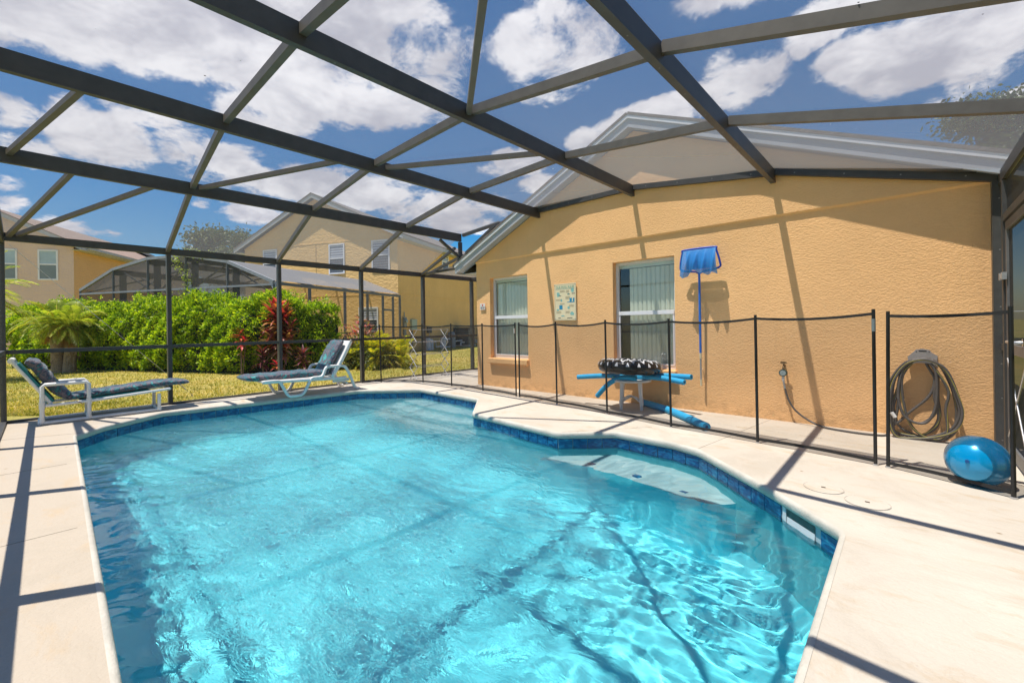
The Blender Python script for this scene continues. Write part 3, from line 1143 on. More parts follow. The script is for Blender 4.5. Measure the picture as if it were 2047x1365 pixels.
gi = np.arange(nx * ny).reshape(ny, nx)
quads = np.stack([gi[:-1, :-1], gi[:-1, 1:], gi[1:, 1:], gi[1:, :-1]], -1).reshape(-1, 4)
cxm = (GX[:-1, :-1] + STEP / 2).ravel()
cym = (GY[:-1, :-1] + STEP / 2).ravel()
keep = inside(offset(POOL, -0.03), cxm, cym)
quads = quads[keep]
used = np.unique(quads)
remap = -np.ones(nx * ny, int)
remap[used] = np.arange(len(used))
V = np.stack([GX, GY, GZ], -1).reshape(-1, 3)[used]
Q = remap[quads]


def mesh_np(name, V, Q, mat, smooth=False):
    me = bpy.data.meshes.new(name)
    k = Q.shape[1]
    me.vertices.add(len(V))
    me.vertices.foreach_set('co', np.asarray(V, dtype=np.float32).ravel())
    me.loops.add(Q.size)
    me.loops.foreach_set('vertex_index', Q.astype(np.int32).ravel())
    me.polygons.add(len(Q))
    me.polygons.foreach_set('loop_start', np.arange(0, Q.size, k, dtype=np.int32))
    me.polygons.foreach_set('loop_total', np.full(len(Q), k, dtype=np.int32))
    me.polygons.foreach_set('use_smooth', np.full(len(Q), smooth))
    me.materials.append(mat)
    me.update(calc_edges=True)
    return me


water = link_mesh('pool_water', mesh_np('pool_water', V, Q, M['water'], True))
water['kind'] = 'structure'
air = np.clip((1 - cal) * 1.0 * (1 - np.exp(-((GY - 0.15) / 0.45) ** 2)) * (1 - 0.8 * np.exp(-((GX + 7.8) / 0.6) ** 2)), 0, 1)
att = water.data.attributes.new('air', 'FLOAT', 'POINT')
att.data.foreach_set('value', air.ravel()[used].astype(np.float32))
water.cycles.is_caustics_caster = True

# ------------------------------------------------------------------ lawn: one sheet round the deck, out to the horizon
BX0, BX1, BY0, BY1 = -8.50, 0.78, -0.43, 5.74
G = 600
vs = [(-G, -G, 0), (G, -G, 0), (G, G, 0), (-G, G, 0), (BX0, BY0, 0), (BX1, BY0, 0), (BX1, BY1, 0), (BX0, BY1, 0)]
vs = [(x, y, -0.055) for x, y, z in vs]
me = bpy.data.meshes.new('lawn')
me.from_pydata(vs, [], [(0, 1, 5, 4), (1, 2, 6, 5), (2, 3, 7, 6), (3, 0, 4, 7)])
me.materials.append(M['lawn'])
lawn = link_mesh('lawn', me)
lawn['kind'] = 'structure'
#PART3

# ================================================================== our house
def roof_slab(name, p_eave, p_ridge, y0, y1, th, mat, parent):
    """sloping slab between two (x, z) lines, running from y0 to y1"""
    mb = MB()
    (xa, za), (xb, zb) = p_eave, p_ridge
    dx, dz = xb - xa, zb - za
    l = math.hypot(dx, dz)
    nx_, nz_ = -dz / l * th, dx / l * th
    if nz_ < 0:
        nx_, nz_ = -nx_, -nz_
    vs = []
    for y in (y0, y1):
        vs += [(xa, y, za), (xb, y, zb), (xb + nx_, y, zb + nz_), (xa + nx_, y, za + nz_)]
    mb.add(vs, [(0, 1, 2, 3), (7, 6, 5, 4), (0, 4, 5, 1), (1, 5, 6, 2), (2, 6, 7, 3), (3, 7, 4, 0)])
    return mb.build(name, mat, parent)


HX0, HX1, APX = -6.23, 0.64, -2.86
BZ = 2.38
SL = 0.452
house = thing('stucco_house', 'orange stucco house with a low gable right beside the pool deck', 'house', (-2.9, 5.8, 0))
OPEN = [(-5.86, -4.92, 0.54, 2.05), (-3.24, -2.31, 0.51, 2.06)]
mb = MB()
xs = [HX0]
for (a, b, z0, z1) in OPEN:
    mb.box(xs[-1], a, WALL_Y, WALL_Y + 0.2, -0.05, BZ)
    mb.box(a, b, WALL_Y, WALL_Y + 0.2, -0.05, z0)
    mb.box(a, b, WALL_Y, WALL_Y + 0.2, z1, BZ)
    xs.append(b)
mb.box(xs[-1], HX1, WALL_Y, WALL_Y + 0.2, -0.05, BZ)
# side walls
mb.box(HX0, HX0 + 0.2, WALL_Y + 0.2, 17.0, -0.05, BZ)
mb.box(HX1 - 0.2, HX1, WALL_Y + 0.2, 17.0, -0.05, BZ)
mb.build('wall', M['stucco'], house)
# gable above the belt line stands 2.5 cm proud, its foot chamfered
GP = 0.026
zt = BZ + SL * (APX - HX0)
mb = MB()
yf = WALL_Y - GP
mb.add([(HX0 - 0.004, yf, BZ), (HX1, yf, BZ), (HX1, yf, BZ + 0.001), (APX, yf, zt), (HX0 - 0.004, yf, BZ + 0.001),
        (HX0 - 0.004, WALL_Y + 0.2, BZ), (HX1, WALL_Y + 0.2, BZ), (HX1, WALL_Y + 0.2, BZ + 0.001), (APX, WALL_Y + 0.2, zt), (HX0 - 0.004, WALL_Y + 0.2, BZ + 0.001),
        (HX0 - 0.004, WALL_Y - 0.001, BZ - 0.022), (HX1, WALL_Y - 0.001, BZ - 0.022)],
       [(0, 1, 2, 3, 4), (9, 8, 7, 6, 5), (0, 5, 6, 1), (10, 11, 1, 0), (2, 7, 8, 3), (3, 8, 9, 4)])
mb.build('gable', M['stucco'], house)
# roof with rake fascia
OV = 0.19
ez = BZ + 0.10
rx = 0.42
mb = MB()
roof = roof_slab('roof', (HX0 - rx, BZ + 0.17 - SL * rx), (APX, zt + 0.17), WALL_Y - OV - 0.03, 17.4, 0.035, M['shingle'], house)
roof2 = roof_slab('roof', (HX1 + rx, BZ + 0.17 - SL * rx), (APX, zt + 0.17), WALL_Y - OV - 0.03, 17.4, 0.035, M['shingle'], house)


def rake(xa, za, xb, zb, yf_, y_):
    """fascia board plus drip strip along one slope"""
    m1 = MB()
    m1.add([(xa, yf_, za), (xb, yf_, zb), (xb, yf_, zb + 0.165), (xa, yf_, za + 0.165), (xa, y_, za), (xb, y_, zb), (xb, y_, zb + 0.165), (xa, y_, za + 0.165)],
           [(0, 1, 2, 3), (7, 6, 5, 4), (0, 4, 5, 1), (3, 2, 6, 7), (0, 3, 7, 4), (1, 5, 6, 2)])
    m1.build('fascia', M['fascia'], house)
    m2 = MB()
    y2 = yf_ - 0.022
    m2.add([(xa, y2, za + 0.120), (xb, y2, zb + 0.120), (xb, y2, zb + 0.168), (xa, y2, za + 0.168), (xa, yf_ - 0.001, za + 0.120), (xb, yf_ - 0.001, zb + 0.120), (xb, yf_ - 0.001, zb + 0.168), (xa, yf_ - 0.001, za + 0.168)],
           [(0, 1, 2, 3), (0, 4, 5, 1), (3, 2, 6, 7), (0, 3, 7, 4), (1, 5, 6, 2)])
    m2.build('drip_edge', M['white_metal'], house)


rake(HX0 - rx, BZ - SL * rx, APX, zt, WALL_Y - OV, WALL_Y - OV + 0.03)
rake(HX1 + rx, BZ - SL * rx, APX, zt, WALL_Y - OV, WALL_Y - OV + 0.03)
# soffit boards under the rake and the side eave
for xa in (HX0 - rx, HX1 + rx):
    mb = MB()
    za = BZ - SL * rx + 0.015
    mb.add([(xa, WALL_Y - OV + 0.03, za), (APX, WALL_Y - OV + 0.03, zt + 0.015), (APX, WALL_Y + 0.02, zt + 0.015), (xa, WALL_Y + 0.02, za)], [(0, 1, 2, 3)])
    mb.add([(xa, WALL_Y - OV + 0.03, za + .02), (APX, WALL_Y - OV + 0.03, zt + 0.035), (APX, WALL_Y + 0.02, zt + 0.035), (xa, WALL_Y + 0.02, za + .02)], [(3, 2, 1, 0)])
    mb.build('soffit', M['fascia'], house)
mb = MB()
mb.box(HX0 - rx, HX0 - rx + 0.02, WALL_Y - OV + 0.03, 17.0, BZ - SL * rx - 0.005, BZ - SL * rx + 0.16)
mb.box(HX0 - rx + 0.02, HX0, WALL_Y + 0.0, 17.0, BZ - SL * rx + 0.0, BZ - SL * rx + 0.012)
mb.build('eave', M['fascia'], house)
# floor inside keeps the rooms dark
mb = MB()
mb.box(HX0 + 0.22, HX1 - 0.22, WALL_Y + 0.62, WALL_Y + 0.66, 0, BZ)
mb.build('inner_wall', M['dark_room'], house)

rnd = random.Random(5)
for wi, (a, b, z0, z1) in enumerate(OPEN):
    fy = WALL_Y + 0.095
    mb = MB()
    t = 0.045
    mb.box(a, a + t, fy, fy + 0.05, z0, z1)
    mb.box(b - t, b, fy, fy + 0.05, z0, z1)
    mb.box(a + t, b - t, fy, fy + 0.05, z1 - t, z1)
    mb.box(a + t, b - t, fy, fy + 0.05, z0, z0 + t)
    win = mb.build('window', M['white_metal'], house, 0.004)
    win['label'] = ['window with the lower sill ledge showing, left of the pool rules sign', 'window behind the black swim ring, right of the pool rules sign'][wi]
    mb = MB()
    zm = 1.30
    mb.box(a + t, b - t, fy - 0.012, fy + 0.03, zm - 0.028, zm + 0.028)
    mb.build('meeting_rail', M['white_metal'], win, 0.003)
    mb = MB()
    s = 0.022
    for (xa, xb, za, zb) in ((a + t, a + t + s, z0 + t, zm - 0.028), (b - t - s, b - t, z0 + t, zm - 0.028), (a + t + s, b - t - s, z0 + t, z0 + t + s)):
        mb.box(xa, xb, fy - 0.006, fy + 0.02, za, zb)
    mb.build('sash', M['white_metal'], win, 0.002)
    for (za, zb, yy) in ((zm + 0.028, z1 - t, fy + 0.03), (z0 + t, zm - 0.028, fy + 0.012)):
        mb = MB()
        mb.add([(a + t, yy, za), (b - t, yy, za), (b - t, yy, zb), (a + t, yy, zb)], [(0, 1, 2, 3)])
        mb.build('pane', M['glass'], win)
    mb = MB()
    mb.add([(a + t, fy - 0.002, z0 + t), (b - t, fy - 0.002, z0 + t), (b - t, fy - 0.002, zm - 0.028), (a + t, fy - 0.002, zm - 0.028)], [(0, 1, 2, 3)])
    mb.build('insect_screen', M['screen_dark'], win)
    ns = 11 if wi == 0 else 10
    x = a + t + 0.01 if wi == 0 else a + t + 0.16
    pitch = (b - t - x) / ns
    for k in range(ns):
        mb = MB()
        cx_ = x + pitch * (k + 0.5)
        ang = 0.35 + rnd.uniform(-0.05, 0.05)
        w = 0.088
        vs = []
        for zz in (z0 + 0.02, z1 - 0.10):
            for q in (-1, 0, 1):
                vs.append((cx_ + q * w / 2 * math.cos(ang), fy + 0.075 + q * w / 2 * math.sin(ang) - (0.008 if q == 0 else 0), zz))
        mb.add(vs, [(0, 1, 4, 3), (1, 2, 5, 4)])
        mb.build('blind_slat', M['blind'], win)
    mb = MB()
    mb.box(a + t, b - t, fy + 0.045, fy + 0.105, z1 - 0.09, z1 - 0.045)
    mb.build('blind_rail', M['blind'], win)
    mb = MB()
    mb.box(a - 0.02, b + 0.02, WALL_Y - 0.065, WALL_Y + 0.10, z0 - 0.10, z0 - 0.004)
    mb.build('sill', M['stucco'], win, 0.012)

# ================================================================== screen enclosure
cage = thing('screen_enclosure', 'dark bronze aluminium screen enclosure arching over the pool and deck', 'pool enclosure', (-3.9, 2.7, 0))
PROF = [(-8.42, 2.42), (-6.52, 2.97), (-4.61, 3.12), (-2.88, 3.12), (-1.13, 2.90), (0.62, 2.42)]
YL = -0.36


def part(name, p0, p1, w, h, up=(0, 0, 1), mat='bronze', bev=0.0):
    mb = MB()
    mb.bar(p0, p1, w, h, up)
    return mb.build(name, M[mat], cage, bev)


def roofz(x):
    for (xa, za), (xb, zb) in zip(PROF, PROF[1:]):
        if xa <= x <= xb:
            return za + (zb - za) * (x - xa) / (xb - xa)
    return PROF[0][1]


BX = [p[0] for p in PROF]
# main beams with a flange along the foot
for i, (x, z) in enumerate(PROF[1:5]):
    yend = WALL_Y - 0.03 if i else 5.62
    hgt = 0.142
    o = part('beam', (x, YL, z - hgt / 2), (x, yend, z - hgt / 2), 0.045, hgt)
    mb = MB()
    mb.bar((x, YL, z - hgt - 0.004), (x, yend, z - hgt - 0.004), 0.052, 0.012)
    mb.build('flange', M['bronze'], o)
# screws along the beam foot, seen on the two nearest beams
for x, z in (PROF[3], PROF[4]):
    mb = MB()
    for k in range(12):
        mb.disc((x - 0.0265, 0.9 + k * 0.42, z - 0.135), 0.005, 6, 0, (-1, 0, 0))
        mb.disc((x, 0.95 + k * 0.42, z - 0.1525), 0.005, 6, 0, (0, 0, -1))
    so_ = mb.build('screw_row', M['screw'], cage)
    so_['kind'] = 'stuff'
# far and right eave rails
o = part('eave_rail', (-8.42, YL, 2.365), (-8.42, 12.6, 2.365), 0.05, 0.10)
o = part('eave_rail', (0.62, YL, 2.365), (0.62, WALL_Y - 0.02, 2.365), 0.05, 0.10)
# purlins: stepped bay by bay as the photograph shows
PY = {0: [1.30, 1.26, 1.15, 1.15, 1.12, 1.1], 1: [2.88, 2.74, 2.66, 2.62, 2.62, 2.62], 2: [4.48, 4.36, 4.15, 4.06, 3.96, 3.93]}
for j in range(3):
    for i in range(5):
        (xa, za), (xb, zb) = PROF[i], PROF[i + 1]
        part('purlin', (xa + 0.024, PY[j][i], za - 0.042), (xb - 0.024, PY[j][i + 1], zb - 0.042), 0.05, 0.074, mat='bronze_light')
        # flutes on the pool-side face of the purlin
# wall rail fixed to the gable
for i in range(5):
    (xa, za), (xb, zb) = PROF[i], PROF[i + 1]
    if i == 0:
        continue
    if i == 1:
        xa2 = -5.55
        za = za + (zb - za) * (xa2 - xa) / (xb - xa)
        xa = xa2
    yy = WALL_Y - GP - 0.03
    part('wall_rail', (xa + 0.024, yy, za - 0.035), (xb - 0.024, yy, zb - 0.035), 0.05, 0.068)
    mb = MB()
    L_ = xb - xa
    for k in range(4):
        x = xa + L_ * (k + 0.5) / 4
        z = za + (zb - za) * (k + 0.5) / 4 - 0.035
        mb.disc((x, yy - 0.0265, z), 0.007, 8, 0, (0, -1, 0))
    so_ = mb.build('screw_row', M['screw'], cage)
    so_['kind'] = 'stuff'
# diagonal braces
for a, b in (((-6.50, 1.34, 2.92), (-4.63, 2.34, 3.05)), ((-4.59, 2.80, 3.06), (-2.90, 3.76, 3.04)), ((-2.86, 2.58, 3.05), (-1.15, 1.20, 2.84)),
             ((-4.63, 0.24, 3.05), (-6.50, -0.22, 2.92)), ((-6.54, 0.24, 2.89), (-8.40, -0.30, 2.38)), ((-8.38, -0.22, 2.40), (-6.54, 0.96, 2.90)),
             ((-1.11, 0.9, 2.83), (0.60, -0.2, 2.38))):
    part('brace', a, b, 0.045, 0.05, mat='bronze_light')
# far wall: posts, chair rail, sill
FY = [YL, 1.31, 2.90, 4.50, 6.06, 7.6, 9.2, 10.8, 12.5]
for k, y in enumerate(FY):
    o = part('post', (-8.42, y, 0), (-8.42, y, 2.32), 0.10 if k else 0.11, 0.052, (0, 1, 0))
for a, b in zip(FY, FY[1:]):
    part('chair_rail', (-8.42, a + 0.026, 0.90), (-8.42, b - 0.026, 0.90), 0.052, 0.052)
    part('sill_rail', (-8.42, a + 0.026, 0.016), (-8.42, b - 0.026, 0.016), 0.052, 0.03)
# left wall (gable end of the arch)
LX = [-8.42, -6.62, -4.78, -2.97, -1.20, 0.62]
for k, x in enumerate(LX[1:]):
    part('post', (x, YL, 0), (x, YL, roofz(x) - 0.02), 0.052, 0.10, (0, 1, 0))
for a, b in zip(LX, LX[1:]):
    part('chair_rail', (a + 0.03, YL, 0.90), (b - 0.03, YL, 0.90), 0.052, 0.052)
    part('sill_rail', (a + 0.03, YL, 0.016), (b - 0.03, YL, 0.016), 0.052, 0.03)
    part('header_rail', (a + 0.03, YL, 2.30), (b - 0.03, YL, 2.30), 0.052, 0.052)
for (xa, za), (xb, zb) in zip(PROF, PROF[1:]):
    part('arch_rail', (xa, YL - 0.003, za - 0.03), (xb, YL - 0.003, zb - 0.03), 0.052, 0.07)
# right wall with the door beside the house
RY = [0.0, 1.3, 2.9, 4.30]
for y in RY:
    part('post', (0.62, y, 0), (0.62, y, 2.31), 0.052, 0.10, (1, 0, 0))
part('wall_channel', (0.60, WALL_Y - 0.045, 0), (0.60, WALL_Y - 0.045, 2.36), 0.085, 0.085, (0, 1, 0))
mb = MB()
for z in (0.08, 0.45, 0.75, 1.25, 1.75, 2.2):
    mb.disc((0.556, WALL_Y - 0.05, z), 0.006, 8, 0, (-1, 0, 0))
    mb.disc((0.60, WALL_Y - 0.0885, z), 0.006, 8, 0, (0, -1, 0))
so_ = mb.build('screw_row', M['screw'], cage)
so_['kind'] = 'stuff'
for y in (5.48, 4.42):
    part('door_jamb', (0.62, y, 0), (0.62, y, 2.31), 0.055, 0.055, (0, 1, 0))
part('door_header', (0.62, 4.45, 1.99), (0.62, 5.45, 1.99), 0.052, 0.06)
for a, b in ((YL, 0.0), (0.0, 1.3), (1.3, 2.9), (2.9, 4.3)):
    part('chair_rail', (0.62, a + 0.05, 0.90), (0.62, b - 0.05, 0.90), 0.052, 0.052)
    part('sill_rail', (0.62, a + 0.05, 0.016), (0.62, b - 0.05, 0.016), 0.052, 0.03)
part('chair_rail', (0.62, 5.52, 0.90), (0.62, 5.67, 0.90), 0.045, 0.06)
mb = MB()
for (ya, yb) in ((5.385, 5.44), (4.46, 4.52)):
    mb.box(0.605, 0.635, ya, yb, 0.02, 1.95)
mb.box(0.605, 0.635, 4.52, 5.385, 1.88, 1.95)
mb.box(0.605, 0.635, 4.52, 5.385, 0.86, 0.94)
mb.box(0.605, 0.635, 4.52, 5.385, 0.02, 0.12)
door = mb.build('door', M['bronze_old'], cage, 0.003)
mb = MB()
mb.add([(0.62, 4.52, 0.12), (0.62, 5.385, 0.12), (0.62, 5.385, 1.88), (0.62, 4.52, 1.88)], [(0, 1, 2, 3)])
mb.build('door_screen', M['screen_side'], door)
mb = MB()
mb.bar((0.590, 5.41, 1.50), (0.590, 5.50, 1.50), 0.02, 0.035)
mb.box(0.575, 0.605, 5.37, 5.40, 1.47, 1.53)
mb.box(0.575, 0.605, 5.49, 5.52, 1.47, 1.53)
mb.build('hinge', M['alu'], door)
mb = MB()
mb.tube([(0.603, 4.75, 0.97), (0.565, 4.75, 0.97), (0.55, 4.80, 0.97), (0.55, 4.92, 0.97)], 0.012, 8)
mb.disc((0.603, 4.75, 0.97), 0.03, 16, 0, (-1, 0, 0))
mb.build('handle', M['alu'], door)
for y0_, y1_ in ((4.6, 5.35),):
    mb = MB()
    mb.tube([(0.60, y0_, 0.18), (0.60, y1_, 0.82)], 0.006, 6)
    mb.tube([(0.60, y0_, 0.82), (0.60, y1_, 0.18)], 0.006, 6)
    mb.build('kick_guard', M['alu'], door)
# beam end bracket and side-gutter framing beyond the house corner
zb_ = PROF[1][1]
part('bracket', (-6.52, 5.60, zb_ - 0.165), (-6.52, 5.60, 2.46), 0.05, 0.07, (0, 1, 0))
part('bracket', (-6.52, 5.10, zb_ - 0.18), (-6.52, 5.58, 2.50), 0.045, 0.045)
part('bracket', (-6.52, 5.565, 2.47), (-6.52, 5.66, 2.47), 0.11, 0.09)
part('rafter', (-8.40, 6.02, 2.37), (-6.80, 5.70, 2.74), 0.045, 0.05)
part('rafter', (-8.40, 6.14, 2.37), (-6.72, 5.86, 2.60), 0.045, 0.05)
part('rafter', (-6.78, 5.64, 2.36), (-6.30, 5.58, 2.55), 0.05, 0.05)
part('rafter', (-6.30, 5.56, 2.56), (-5.50, 5.57, 2.97), 0.05, 0.05)
part('rafter', (-6.50, 5.66, 2.95), (-5.52, 5.70, 3.04), 0.05, 0.06)
part('gutter_post', (-6.76, 5.80, 2.28), (-6.76, 5.80, 2.76), 0.06, 0.05, (0, 1, 0))
mb = MB()
mb.box(-6.76, -6.66, 5.83, 16.5, 2.28, 2.38)
mb.build('gutter', M['bronze'], cage)
for k in range(1, 5):
    part('rafter', (-8.40, FY[4 + k - 1], 2.38), (-6.72, FY[4 + k - 1], 2.40), 0.045, 0.05)

# screens, one panel per opening
YS = [YL, None, None, None, WALL_Y - GP - 0.06]


def panel(pts, mat='screen'):
    mb = MB()
    mb.add(pts, [(0, 1, 2, 3)])
    return mb.build('screen_panel', M[mat], cage)


for i in range(5):
    (xa, za), (xb, zb) = PROF[i], PROF[i + 1]
    rows = [(YL, YL)] + [(PY[j][i], PY[j][i + 1]) for j in range(3)] + [(WALL_Y - 0.05, WALL_Y - 0.05)]
    if i == 0:
        rows[-1] = (6.02, 5.66)
    for r0, r1 in zip(rows, rows[1:]):
        panel([(xa, r0[0], za + 0.002), (xb, r0[1], zb + 0.002), (xb, r1[1], zb + 0.002), (xa, r1[0], za + 0.002)])
for k in range(4, 8):
    panel([(-8.42, FY[k] + 0.02, 2.421), (-6.72, FY[k] + (0.0 if k > 4 else -0.2), 2.43), (-6.72, FY[k + 1], 2.43), (-8.42, FY[k + 1] + 0.02, 2.421)])
for a, b in zip(FY, FY[1:]):
    panel([(-8.42, a, 0.93), (-8.42, b, 0.93), (-8.42, b, 2.31), (-8.42, a, 2.31)], 'screen_wall')
    panel([(-8.42, a, 0.03), (-8.42, b, 0.03), (-8.42, b, 0.87), (-8.42, a, 0.87)], 'screen_wall')
for a, b in zip(LX, LX[1:]):
    panel([(a, YL, 0.93), (b, YL, 0.93), (b, YL, roofz(b) - 0.04), (a, YL, roofz(a) - 0.04)], 'screen_wall')
    panel([(a, YL, 0.03), (b, YL, 0.03), (b, YL, 0.87), (a, YL, 0.87)], 'screen_wall')
for a, b in ((YL, 0.0), (0.0, 1.3), (1.3, 2.9), (2.9, 4.3)):
    panel([(0.62, a, 0.03), (0.62, b, 0.03), (0.62, b, 2.31), (0.62, a, 2.31)], 'screen_side')
panel([(0.62, 4.42, 2.02), (0.62, 5.70, 2.02), (0.62, 5.70, 2.31), (0.62, 4.42, 2.31)], 'screen_side')
#PART4

# ================================================================== child safety fence
FP = [(-8.26, 4.42), (-8.05, 4.72), (-7.32, 5.24), (-6.43, 5.26), (-5.50, 5.20), (-4.64, 5.12), (-4.56, 5.11), (-3.74, 5.00), (-2.83, 4.84), (-1.93, 4.66), (-1.06, 4.57), (-0.20, 4.45)]
GATE = [(-0.125, 4.44), (0.485, 4.17)]


def fence(name, label, pts, hts, sag_seed, leans):
    f = thing(name, label, 'pool fence', (pts[0][0], pts[0][1], 0))
    rr = random.Random(sag_seed)
    tops = []
    for (x, y), h, (lx, ly) in zip(pts, hts, leans):
        mb = MB()
        top = (x + lx, y + ly, h)
        mb.tube([(x, y, -0.002), (x + lx * 0.5, y + ly * 0.5, h * 0.5), top], 0.0125, 10)
        o = mb.build('post', M['black_plastic'], f)
        mb = MB()
        mb.tube([(x, y, 0.0), (x, y, 0.012)], 0.019, 10)
        mb.build('collar', M['alu'], o)
        tops.append(top)
    for i in range(len(pts) - 1):
        (xa, ya), (xb, yb) = pts[i], pts[i + 1]
        L_ = math.hypot(xb - xa, yb - ya)
        if L_ < 0.1:
            continue
        A, B = Vector(tops[i]), Vector(tops[i + 1])
        A0, B0 = Vector((xa, ya, 0)), Vector((xb, yb, 0))
        sag = min(0.045, 0.03 * L_) * rr.uniform(0.5, 1.3)
        n = 14
        top, bot = [], []
        d = (B0 - A0).normalized()
        nn = Vector((-d.y, d.x, 0))
        wav = rr.uniform(-0.02, 0.02)
        for k in range(n + 1):
            t = k / n
            p = A.lerp(B, t)
            p.z = A.z + (B.z - A.z) * t - 0.035 - sag * 4 * t * (1 - t)
            top.append(p + nn * (wav * 4 * t * (1 - t)))
            q = A0.lerp(B0, t)
            q.z = 0.035 + 0.01 * math.sin(3.1 * t)
            bot.append(q + nn * (wav * 0.4 * 4 * t * (1 - t)))
        mb = MB()
        vs, fs = [], []
        m = 4
        for j in range(m + 1):
            for k in range(n + 1):
                vs.append(bot[k].lerp(top[k], j / m))
        for j in range(m):
            for k in range(n):
                a_ = j * (n + 1) + k
                fs.append((a_, a_ + 1, a_ + n + 2, a_ + n + 1))
        mb.add(vs, fs, 0, True)
        mb.build('mesh_panel', M['screen_fence'], f)
        for nm, rail, hh in (('top_band', top, 0.022), ('bottom_band', bot, 0.024)):
            mb = MB()
            vs, fs = [], []
            for k in range(n + 1):
                for (s_, z_) in ((-0.004, -hh / 2), (0.004, -hh / 2), (0.004, hh / 2), (-0.004, hh / 2)):
                    vs.append(rail[k] + nn * s_ + Vector((0, 0, z_)))
            for k in range(n):
                for e in range(4):
                    fs.append((k * 4 + e, k * 4 + (e + 1) % 4, (k + 1) * 4 + (e + 1) % 4, (k + 1) * 4 + e))
            mb.add(vs, fs)
            mb.build(nm, M['black_band'], f)
    return f, tops


leans = [(-0.03, 0.0), (-0.04, 0.0), (-0.03, 0.01), (0, 0), (0, 0), (-0.008, 0), (0.004, 0), (-0.01, 0), (-0.01, 0), (-0.012, 0), (-0.005, 0), (0.0, 0)]
hts = [1.19, 1.20, 1.20, 1.20, 1.19, 1.19, 1.19, 1.19, 1.20, 1.20, 1.215, 1.235]
fA, topsA = fence('pool_fence', 'black mesh child safety fence with sagging top bands between pool and house', FP, hts, 3, leans)
fB, topsB = fence('pool_fence', 'single black mesh fence panel in front of the coiled hose and ball', GATE, [1.215, 1.225], 8, [(0.012, 0), (-0.003, 0)])
# warning sticker on the last post before the gap
mb = MB()
mb.tube([(-0.20, 4.45, 1.06), (-0.20, 4.45, 1.16)], 0.0137, 10)
mb.build('sticker', M['far_dark'], fA)
for i in (5, 6):
    x, y = FP[i]
mb = MB()
mb.box(-4.655, -4.635, 5.09, 5.107, 1.02, 1.10)
mb.build('latch', M['alu'], fA)
mb = MB()
mb.tube([(0.485, 4.17, 1.19), (0.60, 4.22, 1.19)], 0.004, 6)
mb.build('hook', M['alu'], fB)

# ================================================================== lettering helper
def text_mesh(txt, size, loc, mat, parent, name='lettering', rot=(PI / 2, 0, 0), align='CENTER', sx=1.0):
    cu = bpy.data.curves.new(name, 'FONT')
    cu.body = txt
    cu.size = size
    cu.align_x = align
    cu.extrude = 0.0006
    tmp = bpy.data.objects.new('tmp', cu)
    C.objects.link(tmp)
    dg = bpy.context.evaluated_depsgraph_get()
    me = bpy.data.meshes.new_from_object(tmp.evaluated_get(dg))
    bpy.data.objects.remove(tmp)
    me.name = name
    me.materials.clear()
    me.materials.append(mat)
    me.transform(Matrix.Translation(loc) @ Matrix.Rotation(rot[0], 4, 'X') @ Matrix.Scale(sx, 4, (1, 0, 0)))
    return link_mesh(name, me, parent)


# ================================================================== signs on the wall
M['sign'] = simple('cream_sign', (0.80, 0.70, 0.46), 0.5, 0.04, 3)
M['sign_white'] = simple('white_sign', (0.80, 0.74, 0.68), 0.5, 0.04, 3)
M['ink_green'] = simple('faded_green_ink', (0.20, 0.42, 0.33), 0.6, 0.1)
M['ink_blue'] = simple('blue_ink', (0.02, 0.26, 0.44), 0.6, 0.1)
M['ink_teal'] = simple('teal_ink', (0.24, 0.50, 0.45), 0.6, 0.1)
M['ink_brown'] = simple('brown_ink', (0.32, 0.22, 0.12), 0.6, 0.1)
M['ink_red'] = simple('red_ink', (0.55, 0.05, 0.04), 0.6, 0.1)
M['ink_black'] = simple('black_ink', (0.04, 0.04, 0.04), 0.6, 0.1)
sg = thing('pool_rules_sign', 'cream pool rules sign with small blue pictures screwed to the orange wall', 'sign', (-4.1, 5.74, 1.22))
sx0, sx1, sz0, sz1 = -4.315, -3.885, 1.215, 1.815
SYF = WALL_Y - 0.022
mb = MB()
mb.box(sx0, sx1, SYF, SYF + 0.006, sz0, sz1)
mb.build('board', M['sign'], sg, 0.002)
mb = MB()
for (xa, xb, za, zb) in ((sx0 + 0.014, sx1 - 0.014, sz0 + 0.016, sz0 + 0.019), (sx0 + 0.014, sx1 - 0.014, sz1 - 0.019, sz1 - 0.016),
                         (sx0 + 0.014, sx0 + 0.017, sz0 + 0.019, sz1 - 0.019), (sx1 - 0.017, sx1 - 0.014, sz0 + 0.019, sz1 - 0.019)):
    mb.box(xa, xb, SYF - 0.0012, SYF - 0.0002, za, zb)
mb.build('border', M['ink_brown'], sg)['kind'] = 'stuff'
text_mesh('OUR POOL RULES', 0.052, (-4.10, SYF - 0.0014, sz1 - 0.075), M['ink_green'], sg, sx=0.86)
mb = MB()
mb.box(sx0 + 0.035, sx1 - 0.035, SYF - 0.0015, SYF - 0.0005, sz1 - 0.088, sz1 - 0.084)
mb.build('underline', M['ink_teal'], sg)
rs = random.Random(9)
mb = MB()
